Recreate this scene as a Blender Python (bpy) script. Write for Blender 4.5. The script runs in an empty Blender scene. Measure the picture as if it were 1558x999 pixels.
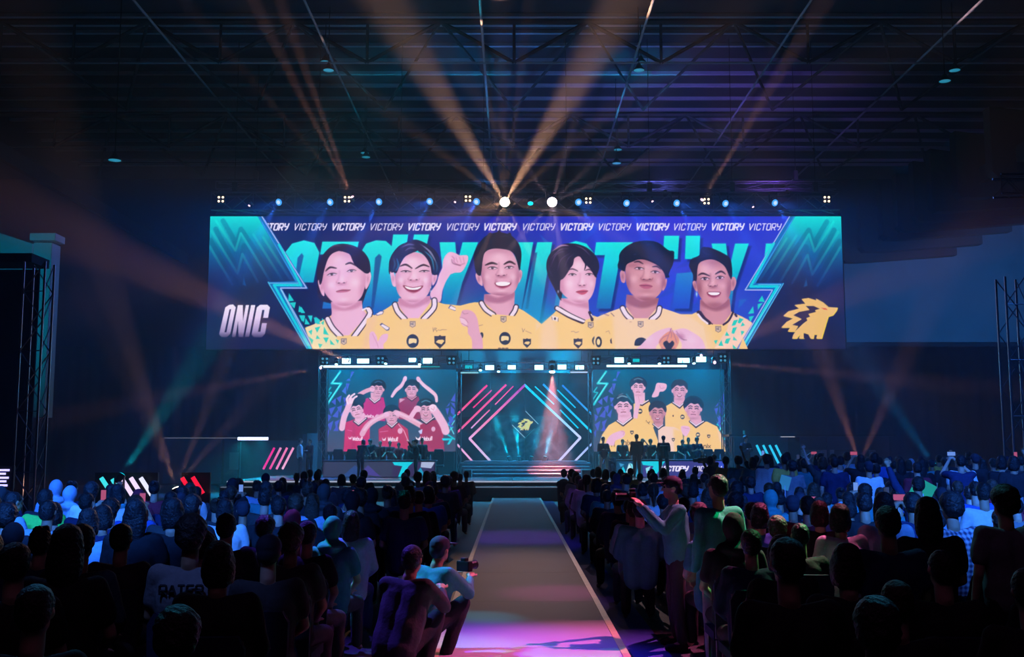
import bpy, math, random
import numpy as np
from mathutils import Vector, Matrix, noise

S = bpy.context.scene
C = S.collection
F = 1600.; TH = math.atan(180.5/F); CZ = 2.0        # focal length in px of the 1558 px frame, pitch, eye height
cd = bpy.data.cameras.new('camera'); cam = bpy.data.objects.new('camera', cd); C.objects.link(cam); S.camera = cam
cam.location = (0, 0, CZ); cam.rotation_euler = (math.pi/2+TH, 0, 0)
cd.sensor_width = 36; cd.lens = 36*F/1558; cd.clip_end = 400; cd.clip_start = .1
wd = bpy.data.worlds.new('hall_air'); S.world = wd; wd.use_nodes = True
wd.node_tree.nodes['Background'].inputs[0].default_value = (.0045, .0035, .013, 1)
wd.node_tree.nodes['Background'].inputs[1].default_value = 1.0
S.view_settings.view_transform = 'Standard'; S.view_settings.look = 'None'; S.view_settings.exposure = 0.; S.view_settings.gamma = 1.
S.cycles.volume_step_rate = 2.0; S.cycles.volume_max_steps = 128; S.cycles.max_bounces = 5; S.cycles.diffuse_bounces = 2; S.cycles.volume_bounces = 0
S.cycles.sample_clamp_indirect = 4.0; S.cycles.use_denoising = True
HAZE = .006

def at(px, py, Y):
    u = (px-779)/F; v = (499.5-py)/F
    y = math.cos(TH)-v*math.sin(TH); z = math.sin(TH)+v*math.cos(TH); t = Y/y
    return Vector((u*t, Y, CZ+z*t))

# ---- large wash lamps, and added narrow spots, that hang over the audience and in the roof (out of the frame); their fixtures are built further down
WASH = [((-8.6, 11.5, 10.5), (-8.5, 16.5, 1), 56, 2600, (.03, .16, 1)), ((9.5, 11.5, 10.5), (9.5, 18, 1), 56, 4200, (.03, .16, 1)),
        ((-3.5, 11.5, 10.5), (-5, 18, 1), 50, 1600, (.03, .15, 1)), ((4.5, 11.5, 10.5), (8, 22, 1), 50, 3800, (.03, .17, 1)),
        ((14, 18.5, 11.4), (13, 25, 1), 52, 3600, (.03, .2, 1)),
        ((-3.6, 4, 6.6), (-4.4, 12.6, 1.1), 32, 7140, (.03, .2, 1)), ((-7.2, 4, 6.6), (-8.2, 13.8, 1.1), 32, 7820, (.03, .2, 1)),
        ((4.4, 4, 6.6), (5.8, 12.8, 1.1), 32, 9520, (.03, .2, 1)), ((7.8, 4, 6.6), (9.4, 14, 1.1), 34, 11050, (.03, .2, 1)), ((2.6, 4, 6.6), (3.6, 17, 1.1), 20, 5100, (.03, .18, 1)),
        ((-2.8, 4, 6.6), (-2.15, 7.3, 1.0), 13, 330, (.12, .28, 1)), ((1.5, 13.5, 9.0), (3.35, 7.7, 1.35), 9, 700, (.1, .6, .8)),  # this row and the next: narrow spots added to light single spectators
        ((-4.5, 13.5, 9.0), (-1.4, 4.4, 1.25), 8, 900, (.05, .5, .9)), ((4.5, 13.5, 9.0), (1.53, 4.45, 1.25), 8, 900, (.05, .5, .9)), ((-7.5, 13.5, 9.0), (-2.6, 5.6, 1.2), 12, 500, (.1, .3, .8))]
ROOFWASH = [((7.5, 50.4, 14.4), (9, 58, 22), 120, 1800, (.16, .18, 1)), ((-1.5, 50.4, 14.4), (0, 54, 22), 110, 1200, (.05, .3, 1)), ((13.5, 50.4, 14.4), (13, 66, 22), 110, 1200, (.3, .12, 1)),
            ((33, 54, 8), (31, 77, 15), 70, 16000, (.04, .3, .9)), ((-20, 27, 6.0), (-16.2, 36, 7.5), 60, 1900, (.0, .5, .8))]

# ---------------------------------------------------------------- helpers
MATS = {}
def mat(name, col, rough=.7, metal=0., emit=None, es=0., nz=0., nscale=20., bump=0., spec=.3):
    if name in MATS: return MATS[name]
    m = bpy.data.materials.new(name); m.use_nodes = True; nt = m.node_tree; b = nt.nodes['Principled BSDF']
    b.inputs['Base Color'].default_value = (*col, 1); b.inputs['Roughness'].default_value = rough; b.inputs['Metallic'].default_value = metal
    b.inputs['Specular IOR Level'].default_value = spec
    if emit:
        b.inputs['Emission Color'].default_value = (*emit, 1); b.inputs['Emission Strength'].default_value = es
    if nz or bump:
        tc = nt.nodes.new('ShaderNodeTexCoord'); n = nt.nodes.new('ShaderNodeTexNoise'); n.inputs['Scale'].default_value = nscale; n.inputs['Detail'].default_value = 4
        nt.links.new(tc.outputs['Object'], n.inputs['Vector'])
        if nz:
            mx = nt.nodes.new('ShaderNodeMix'); mx.data_type = 'RGBA'
            mx.inputs[6].default_value = (*[c*(1-nz) for c in col], 1); mx.inputs[7].default_value = (*[min(1, c*(1+nz)) for c in col], 1)
            nt.links.new(n.outputs['Fac'], mx.inputs[0]); nt.links.new(mx.outputs[2], b.inputs['Base Color'])
        if bump:
            bp = nt.nodes.new('ShaderNodeBump'); bp.inputs['Strength'].default_value = bump; bp.inputs['Distance'].default_value = .02
            nt.links.new(n.outputs['Fac'], bp.inputs['Height']); nt.links.new(bp.outputs[0], b.inputs['Normal'])
    MATS[name] = m; return m
def lamp_mat(name, col, es):
    m = mat(name, (.02, .02, .02), .4, emit=col, es=es); return m
def attr_mat(name, strength):
    """LED surface: the colour of every pixel is stored on the mesh"""
    m = bpy.data.materials.new(name); m.use_nodes = True; nt = m.node_tree; b = nt.nodes['Principled BSDF']
    a = nt.nodes.new('ShaderNodeAttribute'); a.attribute_name = 'Col'
    b.inputs['Base Color'].default_value = (.01, .01, .012, 1); b.inputs['Roughness'].default_value = .55; b.inputs['Specular IOR Level'].default_value = .1
    b.inputs['Emission Strength'].default_value = strength; nt.links.new(a.outputs['Color'], b.inputs['Emission Color'])
    try: m.cycles.emission_sampling = 'NONE'
    except Exception: pass
    return m
def tag(o, label, cat, group=None, kind=None):
    if label: o['label'] = label
    if cat: o['category'] = cat
    if group: o['group'] = group
    if kind: o['kind'] = kind
    return o
def empty(name, loc, label=None, cat=None, group=None, rz=0., kind=None):
    o = bpy.data.objects.new(name, None); o.empty_display_size = .2; C.objects.link(o); o.location = loc; o.rotation_euler = (0, 0, rz)
    return tag(o, label, cat, group, kind)
class MB:
    def __init__(self, M=None): self.v = []; self.f = []; self.M = M or Matrix()
    def add(self, vs, fs):
        n = len(self.v); self.v += [tuple(self.M @ Vector(q)) for q in vs]; self.f += [tuple(i+n for i in q) for q in fs]; return self
    def box(self, c, s, R=None):
        h = [k/2 for k in s]; vs = [Vector((x, y, z)) for x in (-h[0], h[0]) for y in (-h[1], h[1]) for z in (-h[2], h[2])]
        if R is not None: vs = [R @ q for q in vs]
        return self.add([q+Vector(c) for q in vs], [(0, 1, 3, 2), (4, 6, 7, 5), (0, 4, 5, 1), (2, 3, 7, 6), (0, 2, 6, 4), (1, 5, 7, 3)])
    def tube(self, a, b, r, n=8, r2=None):
        a, b = Vector(a), Vector(b); d = b-a
        if d.length < 1e-6: return self
        q = d.to_track_quat('Z', 'Y'); r2 = r if r2 is None else r2; vs = []
        for k in range(n):
            t = 2*math.pi*k/n; e = q @ Vector((math.cos(t), math.sin(t), 0)); vs += [a+e*r, b+e*r2]
        fs = [(2*k, 2*((k+1) % n), 2*((k+1) % n)+1, 2*k+1) for k in range(n)]+[tuple(2*k for k in reversed(range(n))), tuple(2*k+1 for k in range(n))]
        return self.add(vs, fs)
    def lathe(self, prof, n=16, c=(0, 0, 0), axis='Z'):
        vs = []; m = len(prof)
        for k in range(n):
            t = 2*math.pi*k/n
            for r, h in prof:
                p = (r*math.cos(t), r*math.sin(t), h)
                if axis == 'Y': p = (p[0], p[2], p[1])
                vs.append((p[0]+c[0], p[1]+c[1], p[2]+c[2]))
        fs = [(k*m+j, ((k+1) % n)*m+j, ((k+1) % n)*m+j+1, k*m+j+1) for k in range(n) for j in range(m-1)]
        fs += [tuple(k*m for k in reversed(range(n))), tuple(k*m+m-1 for k in range(n))]
        return self.add(vs, fs)
    def prism(self, pts, y0, y1):
        """outline in x, z pushed from y0 to y1"""
        n = len(pts); vs = [(x, y0, z) for x, z in pts]+[(x, y1, z) for x, z in pts]
        return self.add(vs, [tuple(range(n)), tuple(reversed(range(n, 2*n)))]+[(k, k+n, (k+1) % n+n, (k+1) % n) for k in range(n)])
    def mesh(self, name, m, smooth=False):
        me = bpy.data.meshes.new(name); me.from_pydata(self.v, [], self.f)
        if m is not None: me.materials.append(m)
        if smooth: me.polygons.foreach_set('use_smooth', [True]*len(me.polygons))
        me.update(); return me
    def build(self, name, m, parent=None, loc=(0, 0, 0), smooth=False, label=None, bevel=0.):
        o = bpy.data.objects.new(name, self.mesh(name, m, smooth)); C.objects.link(o); o.location = loc
        if parent: o.parent = parent
        if label: o['label'] = label
        if bevel:
            b = o.modifiers.new('b', 'BEVEL'); b.width = bevel; b.segments = 2; b.limit_method = 'ANGLE'
        return o
def link(name, me, parent=None, loc=(0, 0, 0), rot=None):
    o = bpy.data.objects.new(name, me); C.objects.link(o); o.location = loc
    if rot is not None: o.rotation_euler = rot
    if parent: o.parent = parent
    return o
def spot(p, aim, ang, power, col, parent=None, blend=.35, r=.06, name='lamp_light'):
    l = bpy.data.lights.new(name, 'SPOT'); l.energy = power; l.color = col; l.spot_size = math.radians(ang); l.spot_blend = blend; l.shadow_soft_size = r
    o = bpy.data.objects.new(name, l); C.objects.link(o); d = Vector(aim)-Vector(p)
    o.rotation_euler = d.to_track_quat('-Z', 'Y').to_euler(); o.location = p
    if parent: o.parent = parent; o.location = Vector(p)-parent.location
    return o
def ordinal(n): return ['zeroth', 'first', 'second', 'third', 'fourth', 'fifth', 'sixth', 'seventh', 'eighth', 'ninth', 'tenth', 'eleventh', 'twelfth', 'thirteenth', 'fourteenth', 'fifteenth', 'sixteenth', 'seventeenth', 'eighteenth', 'nineteenth', 'twentieth', 'twenty-first', 'twenty-second', 'twenty-third', 'twenty-fourth', 'twenty-fifth', 'twenty-sixth', 'twenty-seventh', 'twenty-eighth', 'twenty-ninth', 'thirtieth'][n]

BLACK = mat('black_metal', (.012, .012, .014), .45, .3, spec=.5)
ALU = mat('truss_metal', (.16, .16, .18), .35, .9)
DRAPE = mat('black_drape', (.012, .012, .016), .95, nz=.4, nscale=3, bump=.4)
PLASTIC = mat('black_plastic', (.02, .02, .024), .35, spec=.5)
DARKW = mat('dark_wall', (.018, .02, .03), .9, nz=.3, nscale=.6)

# ---------------------------------------------------------------- the hall
def structure(mb, name, m, loc=(0, 0, 0), parent=None, **k):
    o = mb.build(name, m, parent, loc, **k)
    if not parent: o['kind'] = 'structure'
    return o
FLOOR = mat('hall_floor', (.03, .03, .035), .6, nz=.4, nscale=1.5)
structure(MB().box((0, 35, -.1), (84, 90, .2)), 'floor', FLOOR)
ceil = structure(MB().box((0, 33, 22.3), (84, 92, .2)), 'ceiling', mat('roof_deck', (.045, .045, .07), .9, nz=.3, nscale=.8))
PURL = mat('purlin_steel', (.42, .42, .5), .5)
pm = MB().box((0, 0, 0), (62, .1, .16)).box((0, .05, -.08), (62, .2, .02)).mesh('purlin', PURL)
yy = [680-q for q in (3, 17, 30, 51, 76, 97, 117, 138, 156, 172, 190, 205, 220, 237, 244)]
for q in yy: link('purlin', pm, ceil, (0, 20*F/q, 22.08))
for q in (42, 38): link('purlin', pm, ceil, (0, q, 22.08))
structure(MB().box((0, 78.1, 11), (84, .2, 22.4)), 'wall_back', DARKW)
structure(MB().box((-42, 35, 11), (.2, 90, 22.4)), 'wall_left', DARKW)
structure(MB().box((42, 35, 11), (.2, 90, 22.4)), 'wall_right', DARKW)
structure(MB().box((0, -9.9, 11), (84, .2, 22.4)), 'wall_rear', DARKW)
# painted upper wall area seen at the right end, and the row of gallery brackets along the roof edge
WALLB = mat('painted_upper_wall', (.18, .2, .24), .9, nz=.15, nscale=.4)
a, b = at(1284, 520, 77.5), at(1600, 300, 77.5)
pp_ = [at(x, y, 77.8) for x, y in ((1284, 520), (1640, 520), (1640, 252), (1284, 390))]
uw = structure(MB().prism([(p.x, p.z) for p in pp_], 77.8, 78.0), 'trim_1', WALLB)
BR = mat('gallery_beam', (.02, .018, .022), .8)
for i, (px, py) in enumerate(((1558, 262), (1500, 294), (1458.6, 316), (1430, 334), (1402, 346), (1377, 362), (1341, 379), (1310, 396))):
    X = 24.; Y = X*F/(px-779); Z = 15.05
    o = MB().prism([(0, 0), (.25, -.3), (1.2, -.3), (8, 0.2), (8, 2.2), (0, 3.2)], -.35, .35).build('gallery_beam', BR, None, (X-1.1, Y, Z))
    tag(o, f'dark tapered roof-edge beam against the blue wall, {ordinal(i+1)} from the photo edge', 'beam', 'gallery beams along the roof edge')
structure(MB().box((24.2, 52, 15.9), (.3, 50, .8)), 'trim_3', BR)
structure(MB().box((-24.2, 52, 15.9), (.3, 50, .8)), 'trim_4', BR)
# teal-lit wall and pillar at the left edge
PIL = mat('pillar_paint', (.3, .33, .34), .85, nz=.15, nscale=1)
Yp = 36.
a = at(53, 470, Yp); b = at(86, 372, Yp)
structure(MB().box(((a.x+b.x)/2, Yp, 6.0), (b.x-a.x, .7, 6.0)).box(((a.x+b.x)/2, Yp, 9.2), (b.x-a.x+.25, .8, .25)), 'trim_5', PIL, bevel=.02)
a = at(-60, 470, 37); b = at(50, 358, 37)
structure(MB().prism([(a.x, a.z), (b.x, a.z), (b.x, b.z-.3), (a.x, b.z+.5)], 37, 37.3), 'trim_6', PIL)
a = at(-80, 398, 26); b = at(62, 396, 26)
tag(MB().box(((a.x+b.x)/2, 26, (a.z+b.z)/2), (b.x-a.x, 1.0, .22)).box(((a.x+b.x)/2, 26, a.z-4.8), (b.x-a.x, .04, 9.2)).build('side_drape', DRAPE), 'black curtain wall hanging beside the truss tower at the far pink-strip side', 'curtain')
# black masking drapes round the stage
def drape(name, x0, x1, Y, z0, z1, label):
    mb = MB(); n = max(6, int((x1-x0)/.22)); vs = []
    for k in range(n+1):
        x = x0+(x1-x0)*k/n; y = Y+.09*math.sin(k*1.9)+.04*math.sin(k*.7); vs += [(x, y, z0), (x, y, z1)]
    m = len(vs); vs += [(x, y+.03, z) for x, y, z in vs]
    fs = [(2*k, 2*k+2, 2*k+3, 2*k+1) for k in range(n)]+[(m+2*k, m+2*k+1, m+2*k+3, m+2*k+2) for k in range(n)]
    mb.add(vs, fs); return tag(mb.build(name, DRAPE, smooth=True), label, 'curtain', 'black stage masking drapes')
drape('stage_drape', -30, -9.6, 56.5, .0, 7.4, 'tall black drape closing off the stage on the pink-strip side')
drape('stage_drape', 10.6, 30, 56.5, .0, 7.4, 'tall black drape closing off the stage on the blue-strip side')
drape('stage_drape', -9.4, 10.4, 54.4, .7, 7.2, 'black drape hanging behind the lower screens')

# ---------------------------------------------------------------- haze over the stage and smoke in the portal
hm = bpy.data.materials.new('thin_haze'); hm.use_nodes = True; nt = hm.node_tree; nt.nodes.clear()
o_ = nt.nodes.new('ShaderNodeOutputMaterial'); v_ = nt.nodes.new('ShaderNodeVolumeScatter'); v_.inputs['Density'].default_value = HAZE; v_.inputs['Anisotropy'].default_value = .35
v_.inputs['Color'].default_value = (.9, .92, 1, 1); nt.links.new(v_.outputs[0], o_.inputs['Volume'])
hz = MB().box((0, 38.1, 11.15), (52, 37.8, 22.1)).build('stage_haze', hm); tag(hz, 'thin haze hanging in the hall that makes the beams visible', 'haze', kind='stuff')
# ---------------------------------------------------------------- screen artwork painter (vector shapes rasterised to LED pixels)
def P(s):
    return [tuple(float(v) for v in q.split(',')) for q in s.split()]
def smooth_closed(p, n=4):
    p = np.array(p, float); out = []
    m = len(p)
    for i in range(m):
        a, b, c, d = p[i-1], p[i], p[(i+1) % m], p[(i+2) % m]
        for k in range(n):
            t = k / n
            out.append(.5*((2*b)+(-a+c)*t+(2*a-5*b+4*c-d)*t*t+(-a+3*b-3*c+d)*t**3))
    return np.array(out)
def smooth_open(p, n=4):
    p = [tuple(p[0])]+[tuple(q) for q in p]+[tuple(p[-1])]
    p = np.array(p, float); out = []
    for i in range(1, len(p)-2):
        a, b, c, d = p[i-1], p[i], p[i+1], p[i+2]
        for k in range(n):
            t = k / n
            out.append(.5*((2*b)+(-a+c)*t+(2*a-5*b+4*c-d)*t*t+(-a+3*b-3*c+d)*t**3))
    out.append(p[-2])
    return np.array(out)
# letter shapes as strokes in a 1 x 1 box (x right, y down)
GLYPH = {
 'V': ["0,0 .42,1 1,0"], 'I': ["0.5,0 .5,1"], 'C': ["1,.22 .85,0 .15,0 0,.15 0,.85 .15,1 .85,1 1,.78"],
 'T': ["0,0 1,0", ".5,0 .5,1"], 'O': ["0.15,0 .85,0 1,.15 1,.85 .85,1 .15,1 0,.85 0,.15 .15,0"],
 'R': ["0,1 0,0 .85,0 1,.15 1,.45 .85,.58 0,.58", ".5,.58 1,1"], 'Y': ["0,0 .1,.45 .8,.5", "1,0 .85,.75 .5,1"],
 'N': ["0,1 0,0 1,1 1,0"], 'W': ["0,0 .25,1 .5,.3 .75,1 1,0"],
 'e': ["0,.68 1,.68 1,.5 .8,.38 .2,.38 0,.55 0,.85 .2,1 .95,1"], 'b': ["0,0 0,1 .8,1 1,.85 1,.55 .8,.4 0,.4"],
 'u': ["0,.4 0,.85 .2,1 1,1", "1,.4 1,1"], 'l': ["0.5,0 .5,1"], 'n': ["0,1 0,.4 .8,.4 1,.55 1,1"], 'i': ["0.5,.4 .5,1", ".5,.1 .5,.2"],
 'x': ["0,.4 1,1", "1,.4 0,1"], 'f': [".9,0 .5,0 .35,.15 .35,1", "0,.42 .8,.42"], 'o': ["0.2,.4 .8,.4 1,.55 1,.85 .8,1 .2,1 0,.85 0,.55 .2,.4"],
 'A': ["0,1 .5,0 1,1", ".2,.65 .8,.65"], 'E': ["1,0 0,0 0,1 1,1", "0,.5 .8,.5"], 'S': ["1,0 0,0 0,.5 1,.5 1,1 0,1"],
}
GW = {'I': .3, 'l': .3, 'i': .3, 'W': 1.35, 'V': 1.05, 'Y': 1.05}
class Canvas:
    def mask(self, polys):
        keep = self.a; self.clip = None; self.a = np.zeros_like(keep)
        for q, sm in polys: self.poly(q, (255,255,255), .5, sm=sm)
        m = self.a[..., 0].copy(); self.a = keep; self.clip = m
    def __init__(self, x0, y0, x1, y1, sc):
        self.x0, self.y0, self.x1, self.y1 = x0, y0, x1, y1
        self.W = int(round((x1-x0)*sc))+1; self.H = int(round((y1-y0)*sc))+1
        self.X, self.Y = np.meshgrid(np.linspace(x0, x1, self.W), np.linspace(y0, y1, self.H))
        self.a = np.zeros((self.H, self.W, 3)); self.T = (0, 0, 1); self.clip = None
    def tr(self, p):
        x0, y0, s = self.T
        return np.array([(x0+q[0]/s, y0+q[1]/s) for q in p])
    def region(self, lo, hi, pad):
        xs = self.X[0]; ys = self.Y[:, 0]
        i0, i1 = np.searchsorted(xs, lo[0]-pad), np.searchsorted(xs, hi[0]+pad)
        j0, j1 = np.searchsorted(ys, lo[1]-pad), np.searchsorted(ys, hi[1]+pad)
        return slice(j0, j1), slice(i0, i1)
    def colour(self, col, X, Y):
        if callable(col): return col(X, Y)/255.
        if isinstance(col[0], (tuple, list)):       # vertical gradient (y0, c0, y1, c1 ...) as ((y, rgb), ...)
            ys = [c[0] for c in col]
            return np.stack([np.interp(Y, ys, [c[1][k] for c in col]) for k in range(3)], -1)/255.
        return np.broadcast_to(np.array(col, float)/255., X.shape+(3,))
    def comp(self, R, m, col, alpha):
        m = np.clip(m, 0, 1)[..., None]*alpha
        if self.clip is not None: m = m*self.clip[R][..., None]
        self.a[R] = self.a[R]*(1-m)+self.colour(col, self.X[R], self.Y[R])*m
    def poly(self, p, col, blur=.5, alpha=1., sm=0, raw=False):
        if isinstance(p, str): p = P(p)
        if sm: p = smooth_closed(p, 4)
        p = np.array(p, float) if raw else self.tr(p)
        R = self.region(p.min(0), p.max(0), blur*2+1)
        X, Y = self.X[R], self.Y[R]
        if X.size == 0: return
        d = np.full(X.shape, 1e9); ins = np.zeros(X.shape, bool)
        for i in range(len(p)):
            ax, ay = p[i-1]; bx, by = p[i]
            ex, ey = bx-ax, by-ay; L = ex*ex+ey*ey+1e-12
            t = np.clip(((X-ax)*ex+(Y-ay)*ey)/L, 0, 1)
            d = np.minimum(d, (X-ax-t*ex)**2+(Y-ay-t*ey)**2)
            if ay != by:
                ins ^= ((ay > Y) != (by > Y)) & (X < ex*(Y-ay)/ey+ax)
        d = np.sqrt(d)*np.where(ins, 1, -1)
        self.comp(R, d/(2*blur)+.5, col, alpha)
    def stroke(self, p, w, col, blur=.4, alpha=1., sm=0, raw=False, taper=0):
        if isinstance(p, str): p = P(p)
        if sm: p = smooth_open(p, 4)
        s = 1 if raw else self.T[2]
        p = np.array(p, float) if raw else self.tr(p)
        hw = w/s/2
        R = self.region(p.min(0), p.max(0), hw+blur*2+1)
        X, Y = self.X[R], self.Y[R]
        if X.size == 0: return
        d = np.full(X.shape, 1e9); n = len(p)-1
        for i in range(n):
            ax, ay = p[i]; bx, by = p[i+1]; ex, ey = bx-ax, by-ay; L = ex*ex+ey*ey+1e-12
            t = np.clip(((X-ax)*ex+(Y-ay)*ey)/L, 0, 1)
            u = (i+t)/n; k = 1-taper*np.abs(2*u-1)**1.5
            d = np.minimum(d, np.sqrt((X-ax-t*ex)**2+(Y-ay-t*ey)**2)-hw*k)
        self.comp(R, .5-d/(2*blur), col, alpha)
    def blob(self, x, y, rx, ry, col, alpha=.5, rot=0.):
        s = self.T[2]; (x, y), = self.tr([(x, y)]); rx /= s; ry /= s
        R = self.region((x-2.2*max(rx, ry), y-2.2*max(rx, ry)), (x+2.2*max(rx, ry), y+2.2*max(rx, ry)), 1)
        X, Y = self.X[R]-x, self.Y[R]-y
        if X.size == 0: return
        c, sn = math.cos(rot), math.sin(rot)
        q = ((X*c+Y*sn)/rx)**2+((-X*sn+Y*c)/ry)**2
        self.comp(R, np.exp(-q*1.2), col, alpha)
    def ell(self, x, y, rx, ry, col, blur=.5, alpha=1., rot=0.):
        c, s = math.cos(rot), math.sin(rot)
        self.poly([(x+rx*math.cos(t)*c-ry*math.sin(t)*s, y+rx*math.cos(t)*s+ry*math.sin(t)*c) for t in [k*math.pi/10 for k in range(20)]], col, blur, alpha)
    def text(self, s, x, y, h, w, wt, col, slant=.18, gap=.35, blur=.35, rot=0., alpha=1.):
        """x, y: top left; h: letter height; w: letter width; wt: stroke width"""
        cx = 0.
        for ch in s:
            gw = GW.get(ch, 1.)*w
            for g in GLYPH.get(ch, []):
                q = []
                for (u, v) in P(g):
                    a, b = cx+u*gw+(1-v)*h*slant, v*h
                    q.append((x+a*math.cos(rot)-b*math.sin(rot), y+a*math.sin(rot)+b*math.cos(rot)))
                self.stroke(q, wt, col, blur, alpha)
            cx += gw+gap*w
SK = dict(a=((240,182,214), (206,130,168), (252,212,234)), b=((230,166,194), (178,104,140), (248,200,222)), c=((214,144,162), (158,88,110), (242,184,200)))
DK = (52,30,62)
def emblem(cv, T, dark, yel=(238,190,110), edge=(250,215,30)):
    cv.T = T
    out = P("320,903 330,875 345,855 290,853 308,825 245,825 285,785 330,760 262,742 300,710 375,690 343,665 420,655 395,622 445,615 500,632 497,618 545,645 585,680 648,683 638,706 612,738 580,748 565,790 528,903 490,903 498,875 480,875 470,903 450,903 435,872 400,862 405,903 370,903 378,870 350,903")
    cv.poly([(x+5, y+3) for x, y in out], edge, .5)
    cv.poly(out, yel, .4)
    cv.poly("335,738 375,715 450,700 425,672 480,672 522,692 488,702 495,714 440,728 452,748 425,758 432,775 398,800 345,850 368,815 325,806 395,765", dark, .35)
    cv.poly("378,903 386,874 412,866 436,880 448,903", dark, .35); cv.poly("474,903 480,878 497,878 490,903", dark, .3)
    cv.poly("368,903 385,866 402,866 404,903", yel, .3)
    cv.poly("532,684 568,690 578,700 552,697", (225,60,40), .3)
def badge_round(cv, x, y, r, rot=0):
    cv.ell(x, y, r, r*1.12, (40,44,72), .4, rot=rot)
    cv.poly([(x-r*.6, y-r*.3), (x-r*.2, y-r*.42), (x+r*.6, y-r*.3), (x+r*.58, y+r*.35), (x+r*.1, y+r*.28), (x-r*.6, y+r*.45)], (250,216,160), .35, sm=1)
def badge_shield(cv, x, y, r):
    cv.poly([(x-r, y-r), (x-.3*r, y-.95*r), (x, y-1.15*r), (x+.3*r, y-.95*r), (x+r, y-r), (x+.95*r, y+.3*r), (x, y+1.25*r), (x-.95*r, y+.3*r)], (40,40,72), .4)
    cv.poly([(x-.75*r, y+.1*r), (x-.3*r, y-.3*r), (x+.5*r, y-.35*r), (x+.8*r, y-.1*r), (x+.3*r, y+.5*r), (x-.3*r, y+.3*r)], (250,206,140), .4)
def crest(cv, x, y):
    cv.poly([(x-24, y-22), (x+24, y-22), (x+24, y+18), (x, y+32), (x-24, y+18)], (110,90,110), .4, .75)
    cv.poly([(x-18, y-14), (x+18, y-14), (x+18, y+14), (x, y+24), (x-18, y+14)], (246,214,190), .4, .9)
    cv.text('NE', x-14, y-8, 18, 11, 4, (110,90,110), 0, .3)
def eye(cv, x, y, w, h, tilt=0., iris=(45,25,50), lidw=7, closed=False):
    c, s = math.cos(tilt), math.sin(tilt)
    def q(u, v): return (x+u*c-v*s, y+u*s+v*c)
    if not closed:
        cv.poly([q(-w, 1), q(-w*.4, -h*.8), q(w*.4, -h*.8), q(w, 0), q(w*.4, h*.7), q(-w*.4, h*.7)], (226,196,222), .4, .9, sm=1)
        cv.ell(*q(0, -h*.1), h*1.05, h*.95, iris, .4)
        cv.ell(*q(h*.3, -h*.3), h*.22, h*.22, (250,240,255), .3)
    cv.stroke([q(-w*1.15, 2), q(-w*.45, -h*.9), q(w*.45, -h*.95), q(w*1.2, -1)], lidw, (48,24,44), .4, 1, 1, taper=.5)
    cv.stroke([q(-w*.9, h*.8), q(0, h*1.1), q(w*.9, h*.7)], 3, (150,90,120), .6, .6, 1)
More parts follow.
